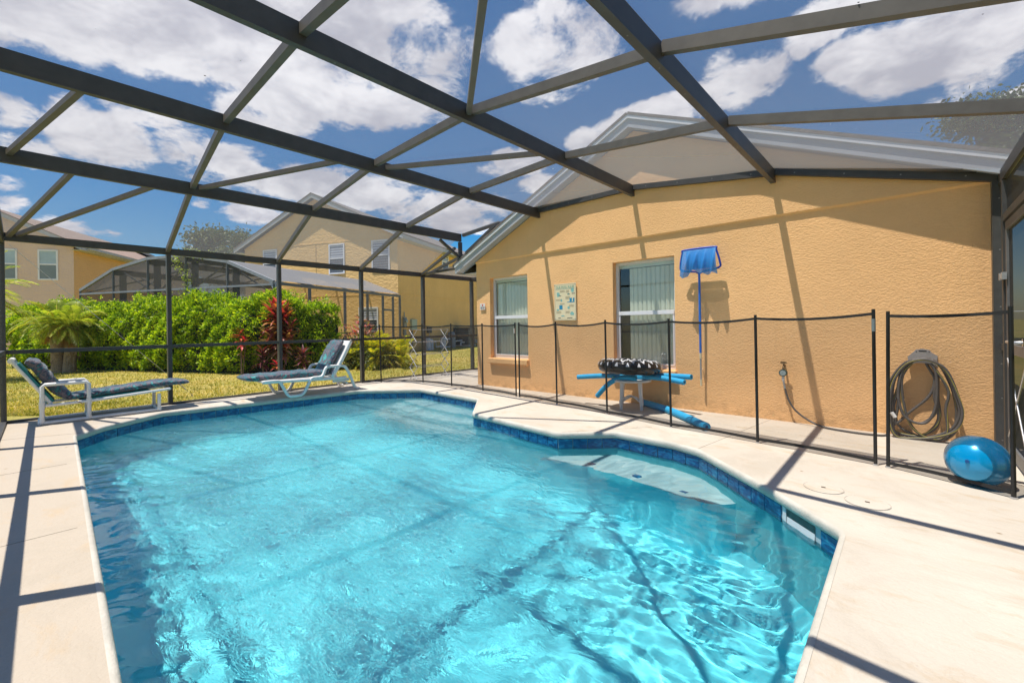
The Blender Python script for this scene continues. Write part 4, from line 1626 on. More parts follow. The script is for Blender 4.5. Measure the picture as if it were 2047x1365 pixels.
# captions: rows of faded small print, too small in the photograph to read
for (x, z, w, rows) in ((-4.20, 1.70, 0.10, 3), (-4.08, 1.70, 0.06, 4), (-4.28, 1.555, 0.10, 2), (-4.09, 1.60, 0.09, 4), (-4.20, 1.49, 0.09, 2), (-4.02, 1.46, 0.09, 3), (-4.28, 1.36, 0.10, 3), (-4.09, 1.36, 0.08, 3)):
    for r in range(rows):
        xx = x
        while xx < x + w:
            l = rs.uniform(0.008, 0.02)
            mb.box(xx, min(xx + l, x + w), SYF - 0.0014, SYF - 0.0004, z - r * 0.0125, z - r * 0.0125 + 0.004)
            xx += l + 0.004
mb.build('small_print', M['ink_brown'], sg)['kind'] = 'stuff'
mb = MB()
mb.box(-4.215, -4.15, SYF - 0.0015, SYF - 0.0005, 1.395, 1.465, 0)
mb.box(-4.01, -3.965, SYF - 0.0015, SYF - 0.0005, 1.52, 1.575, 0)
mb.box(-3.945, -3.915, SYF - 0.0015, SYF - 0.0005, 1.52, 1.575, 0)
mb.box(-4.06, -3.915, SYF - 0.0015, SYF - 0.0005, 1.505, 1.515, 0)
mb.build('blue_picture', M['ink_blue'], sg)['kind'] = 'stuff'
mb = MB()


def blot(mb, x, z, rx_, rz_, n=12, k=0.2, seed=0):
    r2 = random.Random(seed)
    mb.add([(x + rx_ * math.cos(2 * PI * i / n) * (1 + r2.uniform(-k, k)), SYF - 0.0013, z + rz_ * math.sin(2 * PI * i / n) * (1 + r2.uniform(-k, k))) for i in range(n)], [tuple(range(n))])


for i, (x, z, a, b) in enumerate(((-4.235, 1.645, 0.03, 0.035), (-3.95, 1.70, 0.028, 0.04), (-4.03, 1.64, 0.022, 0.012), (-4.17, 1.545, 0.018, 0.022), (-4.245, 1.39, 0.028, 0.014), (-4.03, 1.42, 0.022, 0.022), (-3.965, 1.325, 0.035, 0.028), (-4.15, 1.29, 0.04, 0.01))):
    blot(mb, x, z, a, b, 12, 0.3, i)
mb.build('teal_picture', M['ink_teal'], sg)['kind'] = 'stuff'
mb = MB()
for (x, z, w) in ((-4.225, 1.615, 0.05), (-4.05, 1.635, 0.05), (-3.965, 1.643, 0.06), (-4.06, 1.252, 0.10), (-4.24, 1.252, 0.05)):
    mb.box(x, x + w, SYF - 0.0014, SYF - 0.0004, z, z + 0.008)
mb.build('dark_mark', M['ink_black'], sg)['kind'] = 'stuff'
mb = MB()
for x in (sx0 + 0.012, sx1 - 0.012):
    for z in (sz0 + 0.02, sz1 - 0.02):
        mb.disc((x, SYF - 0.002, z), 0.007, 10, 0, (0, -1, 0))
mb.build('screw', M['screw'], sg)
s2 = thing('no_diving_plate', 'small white notice with a red symbol beside the far corner of the wall', 'notice', (-6.05, 5.74, 1.46))
mb = MB()
mb.box(-6.12, -5.975, SYF, SYF + 0.005, 1.455, 1.575)
mb.build('plate', M['sign_white'], s2, 0.0015)
mb = MB()
blot(mb, -6.045, 1.548, 0.018, 0.013, 10, 0.15, 3)
mb.box(-6.06, -6.03, SYF - 0.0014, SYF - 0.0004, 1.522, 1.532)
mb.build('red_symbol', M['ink_red'], s2)
mb = MB()
for z in (1.505, 1.49, 1.475):
    mb.box(-6.10, -6.05, SYF - 0.0014, SYF - 0.0004, z, z + 0.006)
    mb.box(-6.04, -5.99, SYF - 0.0014, SYF - 0.0004, z, z + 0.006)
mb.build('small_print', M['ink_black'], s2)['kind'] = 'stuff'

# ================================================================== leaf skimmer net on the wall
net = thing('skimmer_net', 'blue leaf skimmer net hung head up on the orange wall beside the window', 'pool net', (-1.96, 5.70, 0.34))
NY = 5.665
corn = [(-2.00, NY, 1.80), (-2.17, NY, 1.83), (-2.185, NY - 0.01, 1.90), (-2.15, NY - 0.03, 2.05), (-2.12, NY - 0.03, 2.085), (-1.76, NY - 0.03, 2.085), (-1.735, NY - 0.03, 2.05), (-1.70, NY - 0.01, 1.90), (-1.715, NY, 1.83), (-1.90, NY, 1.80)]
mb = MB()
mb.tube(smooth_path(corn, 4), 0.0125, 8)
mb.tube([(-2.00, NY, 1.80), (-1.955, NY + 0.01, 1.77), (-1.90, NY, 1.80)], 0.010, 8)
mb.build('rim', M['net_frame'], net)


def net_mat():
    m, nt, N, L, b = newmat('blue_net_cloth')
    out = N['Material Output']
    b.inputs['Base Color'].default_value = (0.02, 0.30, 0.80, 1)
    b.inputs['Roughness'].default_value = 0.6
    tl = N.new('ShaderNodeBsdfTranslucent')
    tl.inputs['Color'].default_value = (0.03, 0.42, 0.95, 1)
    tr = N.new('ShaderNodeBsdfTransparent')
    m1 = N.new('ShaderNodeMixShader')
    m1.inputs[0].default_value = 0.35
    L.new(b.outputs[0], m1.inputs[1])
    L.new(tl.outputs[0], m1.inputs[2])
    m2 = N.new('ShaderNodeMixShader')
    m2.inputs[0].default_value = 0.16
    L.new(m1.outputs[0], m2.inputs[1])
    L.new(tr.outputs[0], m2.inputs[2])
    L.new(m2.outputs[0], out.inputs[0])
    return m


M['net'] = net_mat()
# bag: hangs from the top bar over the front, gathered into folds
mb = MB()
nu, nvv = 44, 16
vs, fs = [], []
for j in range(nvv + 1):
    t = j / nvv
    for i in range(nu + 1):
        s = i / nu
        x = -2.135 + 0.40 * s
        x += (x + 1.94) * 0.16 * t - 0.01 * t
        hem = 1.755 - 0.045 * math.exp(-((s - 0.10) / 0.07) ** 2) + 0.055 * math.exp(-((s - 0.40) / 0.13) ** 2) + 0.012 * math.sin(s * 23)
        z = 2.075 + (hem - 2.075) * t
        y = NY - 0.045 - 0.050 * math.sin(PI * min(1, t * 0.8)) + 0.026 * t * math.sin(s * 24 + 2.5 * t) + 0.012 * t * math.sin(s * 51 + 4 * t) + 0.03 * math.exp(-((s - 0.42) / 0.12) ** 2) * t
        vs.append((x, y, z))
for j in range(nvv):
    for i in range(nu):
        a_ = j * (nu + 1) + i
        fs.append((a_, a_ + 1, a_ + nu + 2, a_ + nu + 1))
mb.add(vs, fs, 0, True)
# long translucent tail of the bag behind the front fold
vs, fs = [], []
for j in range(9):
    t = j / 8
    for i in range(17):
        s = i / 16
        vs.append((-2.11 + 0.35 * s, NY - 0.012 - 0.01 * math.sin(s * 20) * t, 2.07 - 0.24 * t))
for j in range(8):
    for i in range(16):
        a_ = j * 17 + i
        fs.append((a_, a_ + 1, a_ + 18, a_ + 17))
mb.add(vs, fs, 0, True)
mb.build('net_bag', M['net'], net)
mb = MB()
mb.tube([(-1.955, 5.672, 1.78), (-1.958, 5.69, 0.76)], 0.0145, 12)
mb.build('pole', M['pole_blue'], net)
mb = MB()
mb.tube([(-1.958, 5.69, 0.76), (-1.958, 5.692, 0.69)], 0.0155, 12)
mb.tube([(-1.958, 5.697, 0.42), (-1.958, 5.70, 0.34)], 0.0135, 12)
mb.build('ferrule', M['sign'], net)
mb = MB()
mb.tube([(-1.958, 5.692, 0.69), (-1.958, 5.697, 0.42)], 0.0115, 12)
mb.build('inner_pole', M['alu'], net)
mb = MB()
mb.tube([(-1.957, 5.69, 1.30), (-1.957, 5.77, 1.30)], 0.004, 6)
mb.tube([(-1.957, 5.70, 0.55), (-1.957, 5.77, 0.55)], 0.004, 6)
mb.build('wall_hook', M['white_plastic'], net)

# ================================================================== tap with timer and hose
tap = thing('garden_tap', 'brass wall tap with a round green water timer on the orange wall', 'tap', (-1.05, 5.7, 0.5))
mb = MB()
mb.tube([(-1.045, WALL_Y + 0.02, 0.645), (-1.045, 5.70, 0.645), (-1.048, 5.685, 0.62), (-1.05, 5.683, 0.59)], 0.011, 8)
mb.tube([(-1.045, 5.705, 0.645), (-1.045, 5.69, 0.675)], 0.008, 8)
mb.build('spout', M['brass'], tap)
mb = MB()
hub = Vector((-1.045, 5.688, 0.68))
ringp = [hub + Vector((0.028 * math.cos(a), -0.004, 0.012 * math.sin(a))) for a in [2 * PI * k / 16 for k in range(16)]]
mb.tube(ringp, 0.005, 6, closed=True)
for k in range(3):
    mb.tube([hub + Vector((0.028 * math.cos(PI * k / 3), 0, 0.012 * math.sin(PI * k / 3))), hub - Vector((0.028 * math.cos(PI * k / 3), 0, 0.012 * math.sin(PI * k / 3)))], 0.0035, 6)
mb.build('handle', M['brass'], tap)
mb = MB()
mb.tube([(-1.05, 5.715, 0.565), (-1.05, 5.665, 0.565)], 0.040, 20)
mb.tube([(-1.05, 5.69, 0.60), (-1.05, 5.69, 0.53)], 0.018, 12)
tb = mb.build('timer', M['timer'], tap)
mb = MB()
mb.disc((-1.05, 5.6635, 0.565), 0.031, 20, 0, (0, -1, 0))
mb.build('timer_face', M['timer_face'], tb)
mb = MB()
mb.tube([(-1.05, 5.69, 0.53), (-1.05, 5.69, 0.47)], 0.014, 12)
mb.tube([(-1.05, 5.69, 0.485), (-1.05, 5.69, 0.505)], 0.017, 12)
mb.build('coupling', M['white_plastic'], tap)
mb = MB()
pp = [Vector((-1.048, 5.69, 0.475)), Vector((-1.043, 5.69, 0.43)), Vector((-1.034, 5.69, 0.385))]
mb.tube(pp, 0.0095, 8)
for k in range(7):
    p = pp[0].lerp(pp[2], 0.05 + k * 0.14)
    mb.tube([p, p + Vector((0.001, 0, -0.006))], 0.0125, 8)
mb.build('spring_guard', M['alu'], tap)

hh = thing('hose_hanger', 'weathered beige plastic hose hanger on the orange wall near the enclosure door', 'hose hanger', (0.1, 5.7, 0.71))
mb = MB()
outl = [(0.00, 0.715), (-0.005, 0.785), (0.035, 0.83), (0.055, 0.855), (0.10, 0.865), (0.15, 0.855), (0.165, 0.83), (0.205, 0.80), (0.20, 0.72), (0.10, 0.735)]
n = len(outl)
vs = [(x, WALL_Y - 0.012, z) for x, z in outl] + [(x, WALL_Y - 0.002, z) for x, z in outl]
mb.add(vs, [tuple(range(n)), tuple(reversed(range(n, 2 * n)))] + [(i, n + i, n + (i + 1) % n, (i + 1) % n) for i in range(n)])
# saddle shelf
sad = [(0.0 + 0.20 * k / 10, 0.70 + 0.045 * math.sin(PI * k / 10)) for k in range(11)]
vs = [(x, WALL_Y - 0.012, z) for x, z in sad] + [(x, WALL_Y - 0.115, z) for x, z in sad] + [(x, WALL_Y - 0.115, z + 0.012) for x, z in sad] + [(x, WALL_Y - 0.012, z + 0.012) for x, z in sad]
fs = []
for r in range(3):
    for k in range(10):
        fs.append((r * 11 + k, r * 11 + k + 1, (r + 1) * 11 + k + 1, (r + 1) * 11 + k))
mb.add(vs, fs)
mb.box(0.03, 0.17, WALL_Y - 0.125, WALL_Y - 0.115, 0.735, 0.775)
mb.build('bracket', M['hanger'], hh)
mb = MB()
mb.box(0.075, 0.13, WALL_Y - 0.0135, WALL_Y - 0.0125, 0.838, 0.848)
mb.disc((0.058, WALL_Y - 0.0135, 0.836), 0.005, 8, 0, (0, -1, 0))
mb.disc((0.148, WALL_Y - 0.0135, 0.836), 0.005, 8, 0, (0, -1, 0))
mb.build('slot', M['dark_room'], hh)

LOOPS = [
    [(.10, .775), (-.04, .71), (-.15, .48), (-.13, .23), (-.07, .10), (.04, .035), (.17, .012), (.26, .04), (.31, .15), (.32, .35), (.27, .60), (.19, .745)],
    [(.10, .765), (-.01, .69), (-.09, .44), (-.12, .28), (-.12, .07), (.04, .03), (.17, .11), (.21, .24), (.20, .41), (.20, .60), (.16, .72)],
    [(.07, .765), (-.04, .67), (-.08, .42), (-.03, .21), (.08, .16), (.18, .27), (.20, .44), (.19, .65), (.14, .74)],
    [(.08, .765), (.01, .71), (-.05, .56), (-.03, .28), (.02, .12), (.11, .03), (.21, .02), (.26, .11), (.25, .31), (.27, .48), (.20, .65), (.14, .74)],
    [(.09, .77), (.20, .735), (.27, .65), (.33, .44), (.355, .29), (.32, .15), (.21, .06), (.06, .015), (-.10, .015), (-.14, .20), (-.12, .5), (-.03, .70)],
    [(.10, .768), (.14, .69), (.18, .58), (.14, .42), (.01, .26), (-.10, .13), (-.08, .3), (-.06, .6), (.02, .74)],
]
r9 = random.Random(91)
for src in (0, 1, 2, 4):
    LOOPS.append([(x * r9.uniform(0.9, 1.04) + r9.uniform(-0.015, 0.015) if z < 0.68 else x, z * r9.uniform(0.94, 1.05) if 0.06 < z < 0.68 else z) for x, z in LOOPS[src]])
hose = thing('garden_hose', 'grey garden hose with a yellow stripe coiled on the wall hanger', 'hose', (0.1, 5.65, 0.0))
for k, lp in enumerate(LOOPS):
    dpt = [5.72, 5.70, 5.685, 5.67, 5.655, 5.705, 5.71, 5.69, 5.665, 5.675][k] - 0.018
    pts = []
    for i, (x, z) in enumerate(lp):
        bul = 0.05 * max(0, (0.7 - z)) * (0.3 + 0.25 * (k % 3))
        yy = dpt - bul
        if z > 0.65:
            yy = min(yy, 5.72)
        zz = z if z > 0.65 else max(z, 0.016)
        pts.append((x, yy, zz))
    pth = smooth_path(pts, 7, True)
    mb = MB()
    mb.tube(pth, 0.0115, 8, closed=True)
    o = mb.build('coil', M['hose'], hose)
    # raised yellow stripe that winds along the hose
    st = []
    for i, p in enumerate(pth):
        q = pth[(i + 1) % len(pth)]
        t = (q - pth[i - 1]).normalized()
        u = t.cross(Vector((0, 1, 0))).normalized()
        w = t.cross(u)
        a = 1.3 * math.sin(i / len(pth) * 2 * PI * 2 + k * 1.7) + PI / 2 * (1 if w.y < 0 else -1)
        st.append(p + (u * math.cos(a) + w * math.sin(a)) * 0.0100)
    if k in (0, 2, 3, 4, 7):
        mb = MB()
        mb.tube(st, 0.0026, 5, closed=True)
        mb.build('stripe', M['hose_yellow'], o)
# lead from the tap along the ground to the coil
lead = smooth_path([(-1.034, 5.69, 0.385), (-1.0, 5.69, 0.26), (-.93, 5.685, 0.145), (-.80, 5.68, .05), (-.66, 5.62, .015), (-.45, 5.56, .013), (-.25, 5.56, .013), (-.17, 5.62, .014), (-.15, 5.66, .06), (-.10, 5.66, .13)], 8)
mb = MB()
mb.tube(lead, 0.0105, 8)
mb.build('lead', M['hose'], hose)
mb = MB()
mb.tube([(-.125, 5.60, .245), (-.10, 5.60, .20)], 0.016, 8)
mb.build('connector', M['white_plastic'], hose)

# ================================================================== exercise ball
def ball_mat():
    m, nt, N, L, b = newmat('pearl_blue_vinyl')
    b.inputs['Base Color'].default_value = (0.0, 0.30, 0.60, 1)
    b.inputs['Roughness'].default_value = 0.22
    b.inputs['Metallic'].default_value = 0.25
    b.inputs['Coat Weight'].default_value = 0.6
    b.inputs['Coat Roughness'].default_value = 0.12
    b.inputs['Subsurface Weight'].default_value = 0.0
    w = N.new('ShaderNodeTexWave')
    w.wave_type = 'RINGS'
    w.rings_direction = 'X'
    w.inputs['Scale'].default_value = 14
    L.new(mapped(nt), w.inputs['Vector'])
    L.new(bump(nt, w.outputs['Fac'], 0.12, 0.002), b.inputs['Normal'])
    return m


M['ball'] = ball_mat()
bm = bmesh.new()
bmesh.ops.create_uvsphere(bm, u_segments=64, v_segments=36, radius=0.168)
for v in bm.verts:
    if v.co.z < -0.160:
        v.co.z = -0.1655
for f in bm.faces:
    f.smooth = True
me = bpy.data.meshes.new('exercise_ball')
bm.to_mesh(me)
bm.free()
me.materials.append(M['ball'])
ball = link_mesh('exercise_ball', me)
ball.location = (0.345, 4.37, 0.1665)
mb = MB()
mb.tube([(-0.06, -0.155, 0.02), (-0.061, -0.1665, 0.0215)], 0.011, 14)
mb.disc((-0.0612, -0.1672, 0.0216), 0.005, 10, 0, (0, -1, 0.1))
vo_ = mb.build('valve', M['noodle_hole'])
vo_.parent = ball
tag(ball, 'shiny blue ball resting on the deck behind the last fence panel', 'ball')
# weeds in the crack by the enclosure door
for k, (x, y, s) in enumerate(((0.40, 5.70, 1.0), (0.50, 5.66, 0.8))):
    mb = MB()
    r2 = random.Random(40 + k)
    for i in range(9):
        a = r2.uniform(0, 2 * PI)
        l = r2.uniform(0.03, 0.075) * s
        c = Vector((x + math.cos(a) * 0.03 * s, y - abs(math.sin(a)) * 0.03 * s, 0.01 + l))
        d = Vector((math.cos(a), -abs(math.sin(a)), 0.5)).normalized()
        sd = d.cross(Vector((0, 0, 1))).normalized()
        mb.tube([(x, y, 0), c], 0.0015, 4, 1)
        mb.add([c, c + d * 0.02 + sd * 0.012, c + d * 0.04, c + d * 0.02 - sd * 0.012], [(0, 1, 2, 3)])
    o = mb.build('weed', [M['hedge_leaf'], M['hedge_core']])
    tag(o, ['leafy green weed in the corner crack behind the blue ball, left one', 'leafy green weed at the foot of the door channel behind the blue ball'][k], 'weed', 'weeds in the crack by the door')

# ================================================================== side table, swim ring, noodles
tbl = thing('side_table', 'round white plastic side table under the black swim ring', 'table', (-2.78, 5.40, 0))
mb = MB()
n = 36
tcx, tcy, tz = -2.78, 5.40, 0.405
pr = [(0.0, tz), (0.25, tz), (0.262, tz - 0.006), (0.265, tz - 0.02), (0.262, tz - 0.034), (0.25, tz - 0.034), (0.245, tz - 0.018), (0.0, tz - 0.018)]
vs, fs = [], []
for r, z in pr:
    for k in range(n):
        vs.append((tcx + r * math.cos(2 * PI * k / n), tcy + r * math.sin(2 * PI * k / n), z))
for j in range(len(pr) - 1):
    for k in range(n):
        fs.append((j * n + k, j * n + (k + 1) % n, (j + 1) * n + (k + 1) % n, (j + 1) * n + k))
mb.add(vs, fs, 0, True)
mb.build('tabletop', M['white_plastic'], tbl)
legs = []
for k in range(4):
    a = -2.05 + k * PI / 2 + 0.15
    tx, ty = tcx + 0.16 * math.cos(a), tcy + 0.16 * math.sin(a)
    bx, by = tcx + 0.185 * math.cos(a), tcy + 0.185 * math.sin(a)
    legs.append(((bx + tx) / 2, (by + ty) / 2))
    mb = MB()
    mb.tube([(tx, ty, tz - 0.02), (tx * 0.35 + bx * 0.65, ty * 0.35 + by * 0.65, 0.14), (bx, by, 0.0)], [0.030, 0.024, 0.021], 10)
    mb.tube([(bx, by, 0.125), (bx, by, 0.06)], 0.026, 10)
    mb.build('leg', M['white_plastic'], tbl)
mb = MB()
for k in range(2):
    (xa, ya), (xb, yb) = legs[k], legs[k + 2]
    mb.tube(smooth_path([(xa, ya, 0.10), ((xa + xb) / 2, (ya + yb) / 2, 0.155 + 0.012 * k), (xb, yb, 0.10)], 5), 0.013, 8)
mb.build('stretcher', M['white_plastic'], tbl)


def foam(name, label, pts, r=0.034):
    t = thing(name, label, 'pool noodle', tuple(pts[0]), 'blue foam pool noodles')
    p = smooth_path(pts, 6)
    mb = MB()
    mb.tube(p, r, 18)
    mb.build('foam_tube', M['noodle'], t)
    mb = MB()
    for q, w in ((p[0], p[0] - p[1]), (p[-1], p[-1] - p[-2])):
        d = w.normalized()
        mb.disc(q + d * 0.001, r * 0.36, 12, 0, d)
        mb.tube([q + d * 0.0015, q - d * 0.01], r * 0.36, 12, 0, False)
    mb.build('bore', M['noodle_hole'], t)


foam('pool_noodle', 'blue noodle sticking straight out left from under the ring on the table', [(-3.53, 5.23, 0.385), (-3.15, 5.27, 0.425), (-2.75, 5.34, 0.440), (-2.35, 5.36, 0.445), (-2.02, 5.30, 0.42)])
foam('pool_noodle', 'blue noodle on the table reaching out right, the upper of two', [(-2.62, 5.52, 0.440), (-2.35, 5.50, 0.46), (-1.98, 5.42, 0.475)])
foam('pool_noodle', 'blue noodle drooping to the left from the table towards the deck', [(-2.60, 5.20, 0.440), (-2.80, 5.18, 0.432), (-3.02, 5.22, 0.33), (-3.24, 5.28, 0.135)])
foam('pool_noodle', 'thick blue noodle lying on the deck beside the table', [(-2.72, 5.66, 0.044), (-2.30, 5.40, 0.044), (-1.95, 5.10, 0.044), (-1.58, 4.74, 0.044)], 0.044)
mk = thing('swim_mask', 'shiny teal plastic item on the table under the swim ring', 'swim mask', (-2.85, 5.22, 0.41))
mb = MB()
for k in range(3):
    cx_ = -2.90 + k * 0.11
    rp = [(cx_ + 0.06 * math.cos(a), 5.235 + 0.03 * math.sin(a), 0.418 + 0.012 * math.sin(2 * a + k)) for a in [2 * PI * i / 20 for i in range(20)]]
    mb.tube(rp, 0.011, 8, closed=True)
mb.build('rim', M['teal_plastic'], mk)
mb = MB()
for k in range(3):
    mb.disc((-2.90 + k * 0.11, 5.235, 0.416), 0.05, 16)
mb.build('lens', M['glass'], mk)


def ring_mat():
    m, nt, N, L, b = newmat('black_ring_vinyl')
    t = N.new('ShaderNodeTexCoord')
    sp = N.new('ShaderNodeSeparateXYZ')
    L.new(t.outputs['Object'], sp.inputs[0])

    def mth(op, a=None, bb=None):
        q = N.new('ShaderNodeMath')
        q.operation = op
        for i, x in enumerate((a, bb)):
            if x is None:
                continue
            if isinstance(x, (int, float)):
                q.inputs[i].default_value = x
            else:
                L.new(x, q.inputs[i])
        return q.outputs[0]
    ang = mth('ARCTAN2', sp.outputs[1], sp.outputs[0])
    rad = mth('SQRT', mth('ADD', mth('MULTIPLY', sp.outputs[0], sp.outputs[0]), mth('MULTIPLY', sp.outputs[1], sp.outputs[1])))
    # zigzag outlines: distance of the radius from a triangle wave round the ring, twice
    tri = mth('PINGPONG', mth('MULTIPLY', ang, 3.2), 0.55)
    tri2 = mth('PINGPONG', mth('MULTIPLY', ang, 6.4), 0.35)
    rr = mth('MULTIPLY', mth('SUBTRACT', rad, 0.20), 5.5)
    d1 = mth('ABSOLUTE', mth('SUBTRACT', mth('FRACT', mth('MULTIPLY', mth('ADD', rr, tri), 1.5)), 0.5))
    d2 = mth('ABSOLUTE', mth('SUBTRACT', mth('FRACT', mth('MULTIPLY', mth('SUBTRACT', rr, tri2), 1.1)), 0.5))
    l1 = mth('LESS_THAN', d1, 0.14)
    l2 = mth('MULTIPLY', mth('LESS_THAN', d2, 0.10), mth('GREATER_THAN', mth('SINE', mth('MULTIPLY', ang, 8)), -0.2))
    up = mth('GREATER_THAN', sp.outputs[2], 0.012)
    f = mth('MULTIPLY', mth('MAXIMUM', l1, l2), up)
    L.new(mixc(nt, f, (0.012, 0.011, 0.011), (0.80, 0.80, 0.82)), b.inputs['Base Color'])
    b.inputs['Roughness'].default_value = 0.22
    L.new(bump(nt, noise(nt, mapped(nt), 9, 3), 0.35, 0.01), b.inputs['Normal'])
    return m


M['ring'] = ring_mat()
bm = bmesh.new()
nu, nv_ = 72, 20
R0, rt_ = 0.290, 0.128
vv = []
for i in range(nu):
    a = 2 * PI * i / nu
    row = []
    for j in range(nv_):
        b_ = 2 * PI * j / nv_
        wr = 1 + 0.02 * math.sin(a * 18) * (1 if math.sin(b_) > 0 else 0.4)
        rr_ = R0 + rt_ * wr * math.cos(b_)
        zz = rt_ * 0.76 * wr * math.sin(b_)
        row.append(bm.verts.new((rr_ * math.cos(a), rr_ * math.sin(a), zz)))
    vv.append(row)
for i in range(nu):
    for j in range(nv_):
        f = bm.faces.new((vv[i][j], vv[(i + 1) % nu][j], vv[(i + 1) % nu][(j + 1) % nv_], vv[i][(j + 1) % nv_]))
        f.smooth = True
me = bpy.data.meshes.new('swim_ring')
bm.to_mesh(me)
bm.free()
me.materials.append(M['ring'])
ring = link_mesh('swim_ring', me)
ring.location = (-2.76, 5.315, 0.575)
ring.rotation_euler = (R(-3), R(2), 0.4)
tag(ring, 'black inflatable swim ring with white zigzag pattern lying on the side table', 'swim ring')
#PART5

# ================================================================== loungers
def cushion(name, path, width, thick, x0, x1, parent, seed, k=10):
    """padded slab that follows a line in the y-z plane, with pillowed edges and creases"""
    r2 = random.Random(seed)
    P = smooth_path([(0, y, z) for y, z in path], k)
    n = len(P)
    m = 20
    vs, fs = [], []
    ph = [r2.uniform(0, 6.28) for _ in range(6)]
    for i, p in enumerate(P):
        t = (P[min(i + 1, n - 1)] - P[max(i - 1, 0)]).normalized()
        u = Vector((0, -t.z, t.y))
        if u.z < 0:
            u = -u
        s = i / (n - 1)
        endf = min(1, (4 * s * (1 - s)) ** 0.35 + 0.12) if 0 < s < 1 else 0.25
        for j in range(m):
            a = 2 * PI * j / m
            ca, sa = math.cos(a), math.sin(a)
            cx_ = math.copysign(abs(ca) ** 0.55, ca)
            cz_ = math.copysign(abs(sa) ** 0.65, sa)
            wr = 1 + 0.10 * math.sin(s * 40 + ph[0] + 3 * ca) + 0.06 * math.sin(s * 75 + ph[1] - 5 * ca)
            hh_ = thick / 2 * endf * (wr if sa > 0 else 1)
            ww = (x1 - x0) / 2 * (1 - 0.10 * (1 - endf))
            q = p + u * (cz_ * hh_)
            vs.append(((x0 + x1) / 2 + cx_ * ww, q.y, q.z))
    for i in range(n - 1):
        for j in range(m):
            fs.append((i * m + j, i * m + (j + 1) % m, (i + 1) * m + (j + 1) % m, (i + 1) * m + j))
    fs.append(tuple(range(m))[::-1])
    fs.append(tuple((n - 1) * m + j for j in range(m)))
    mb = MB()
    mb.add(vs, fs, 0, True)
    return mb.build(name, M['fabric'], parent)


LA = thing('pvc_lounger', 'white pipe lounger with square arms and dark tropical cushion, at the left corner post', 'sun lounger', (-8.1, 0.5, 0))
pr_ = 0.021
for side, X in (('near', -7.88), ('far', -8.32)):
    mb = MB()
    mb.tube([(X, -0.05, 0.022), (X, 1.12, 0.022)], pr_, 10)
    mb.build('skid', M['white_plastic'], LA)
    mb = MB()
    mb.tube([(X, -0.03, 0.022), (X, -0.03, 0.47), (X, -0.005, 0.495), (X, 0.36, 0.495), (X, 0.385, 0.47), (X, 0.385, 0.022)], pr_ * 1.05, 10)
    for (y, z) in ((-0.03, 0.022), (0.385, 0.022), (0.385, 0.24), (-0.03, 0.24)):
        mb.tube([(X, y, max(0.022, z - 0.04)), (X, y, z + 0.04)], pr_ * 1.3, 10)
    mb.build('arm_frame', M['white_plastic'], LA)
    mb = MB()
    mb.tube([(X, 1.10, 0.022), (X, 1.10, 0.25)], pr_, 10)
    mb.tube([(X, 1.10, 0.022), (X, 1.10, 0.06)], pr_ * 1.3, 10)
    mb.build('leg', M['white_plastic'], LA)
    mb = MB()
    mb.tube([(X, 0.0, 0.235), (X, 0.40, 0.245), (X, 1.22, 0.305)], pr_ * 0.95, 10)
    mb.build('seat_rail', M['white_plastic'], LA)
    mb = MB()
    mb.tube([(X + (0.03 if side == 'far' else -0.03), 0.05, 0.25), (X + (0.03 if side == 'far' else -0.03), -0.27, 0.80)], pr_ * 0.95, 10)
    mb.build('back_rail', M['white_plastic'], LA)
for (y, z) in ((-0.05, 0.022), (0.385, 0.022), (1.10, 0.022), (1.22, 0.305), (0.0, 0.235)):
    mb = MB()
    mb.tube([(-7.88, y, z), (-8.32, y, z)], pr_ * 0.9, 10)
    mb.build('cross_bar', M['white_plastic'], LA)
mb = MB()
mb.tube([(-7.90, -0.275, 0.805), (-8.30, -0.275, 0.805)], pr_ * 1.5, 10)
mb.build('head_bar', M['white_plastic'], LA)
mb = MB()
mb.bar((-7.885, 0.42, 0.262), (-7.885, 0.98, 0.300), 0.012, 0.045)
mb.bar((-8.10, 0.30, 0.262), (-8.10, 1.00, 0.310), 0.42, 0.010)
mb.bar((-8.10, 0.06, 0.27), (-8.10, -0.23, 0.765), 0.40, 0.045, (0, 1, 0.6))
mb.build('sling', M['teal_sling'], LA)
cushion('back_cushion', [(0.24, 0.285), (0.10, 0.42), (0.0, 0.60), (-0.08, 0.74), (-0.16, 0.80)], 0.5, 0.125, -8.31, -7.91, LA, 1)
cushion('seat_cushion', [(0.20, 0.305), (0.45, 0.325), (0.80, 0.355), (1.15, 0.385), (1.46, 0.375)], 0.5, 0.095, -8.32, -7.88, LA, 2)
mb = MB()
mb.tube(smooth_path([(-7.86, 0.26, 0.27), (-7.85, 0.30, 0.24), (-7.86, 0.34, 0.20)], 4), 0.004, 5)
mb.build('tie', M['ink_brown'], LA)

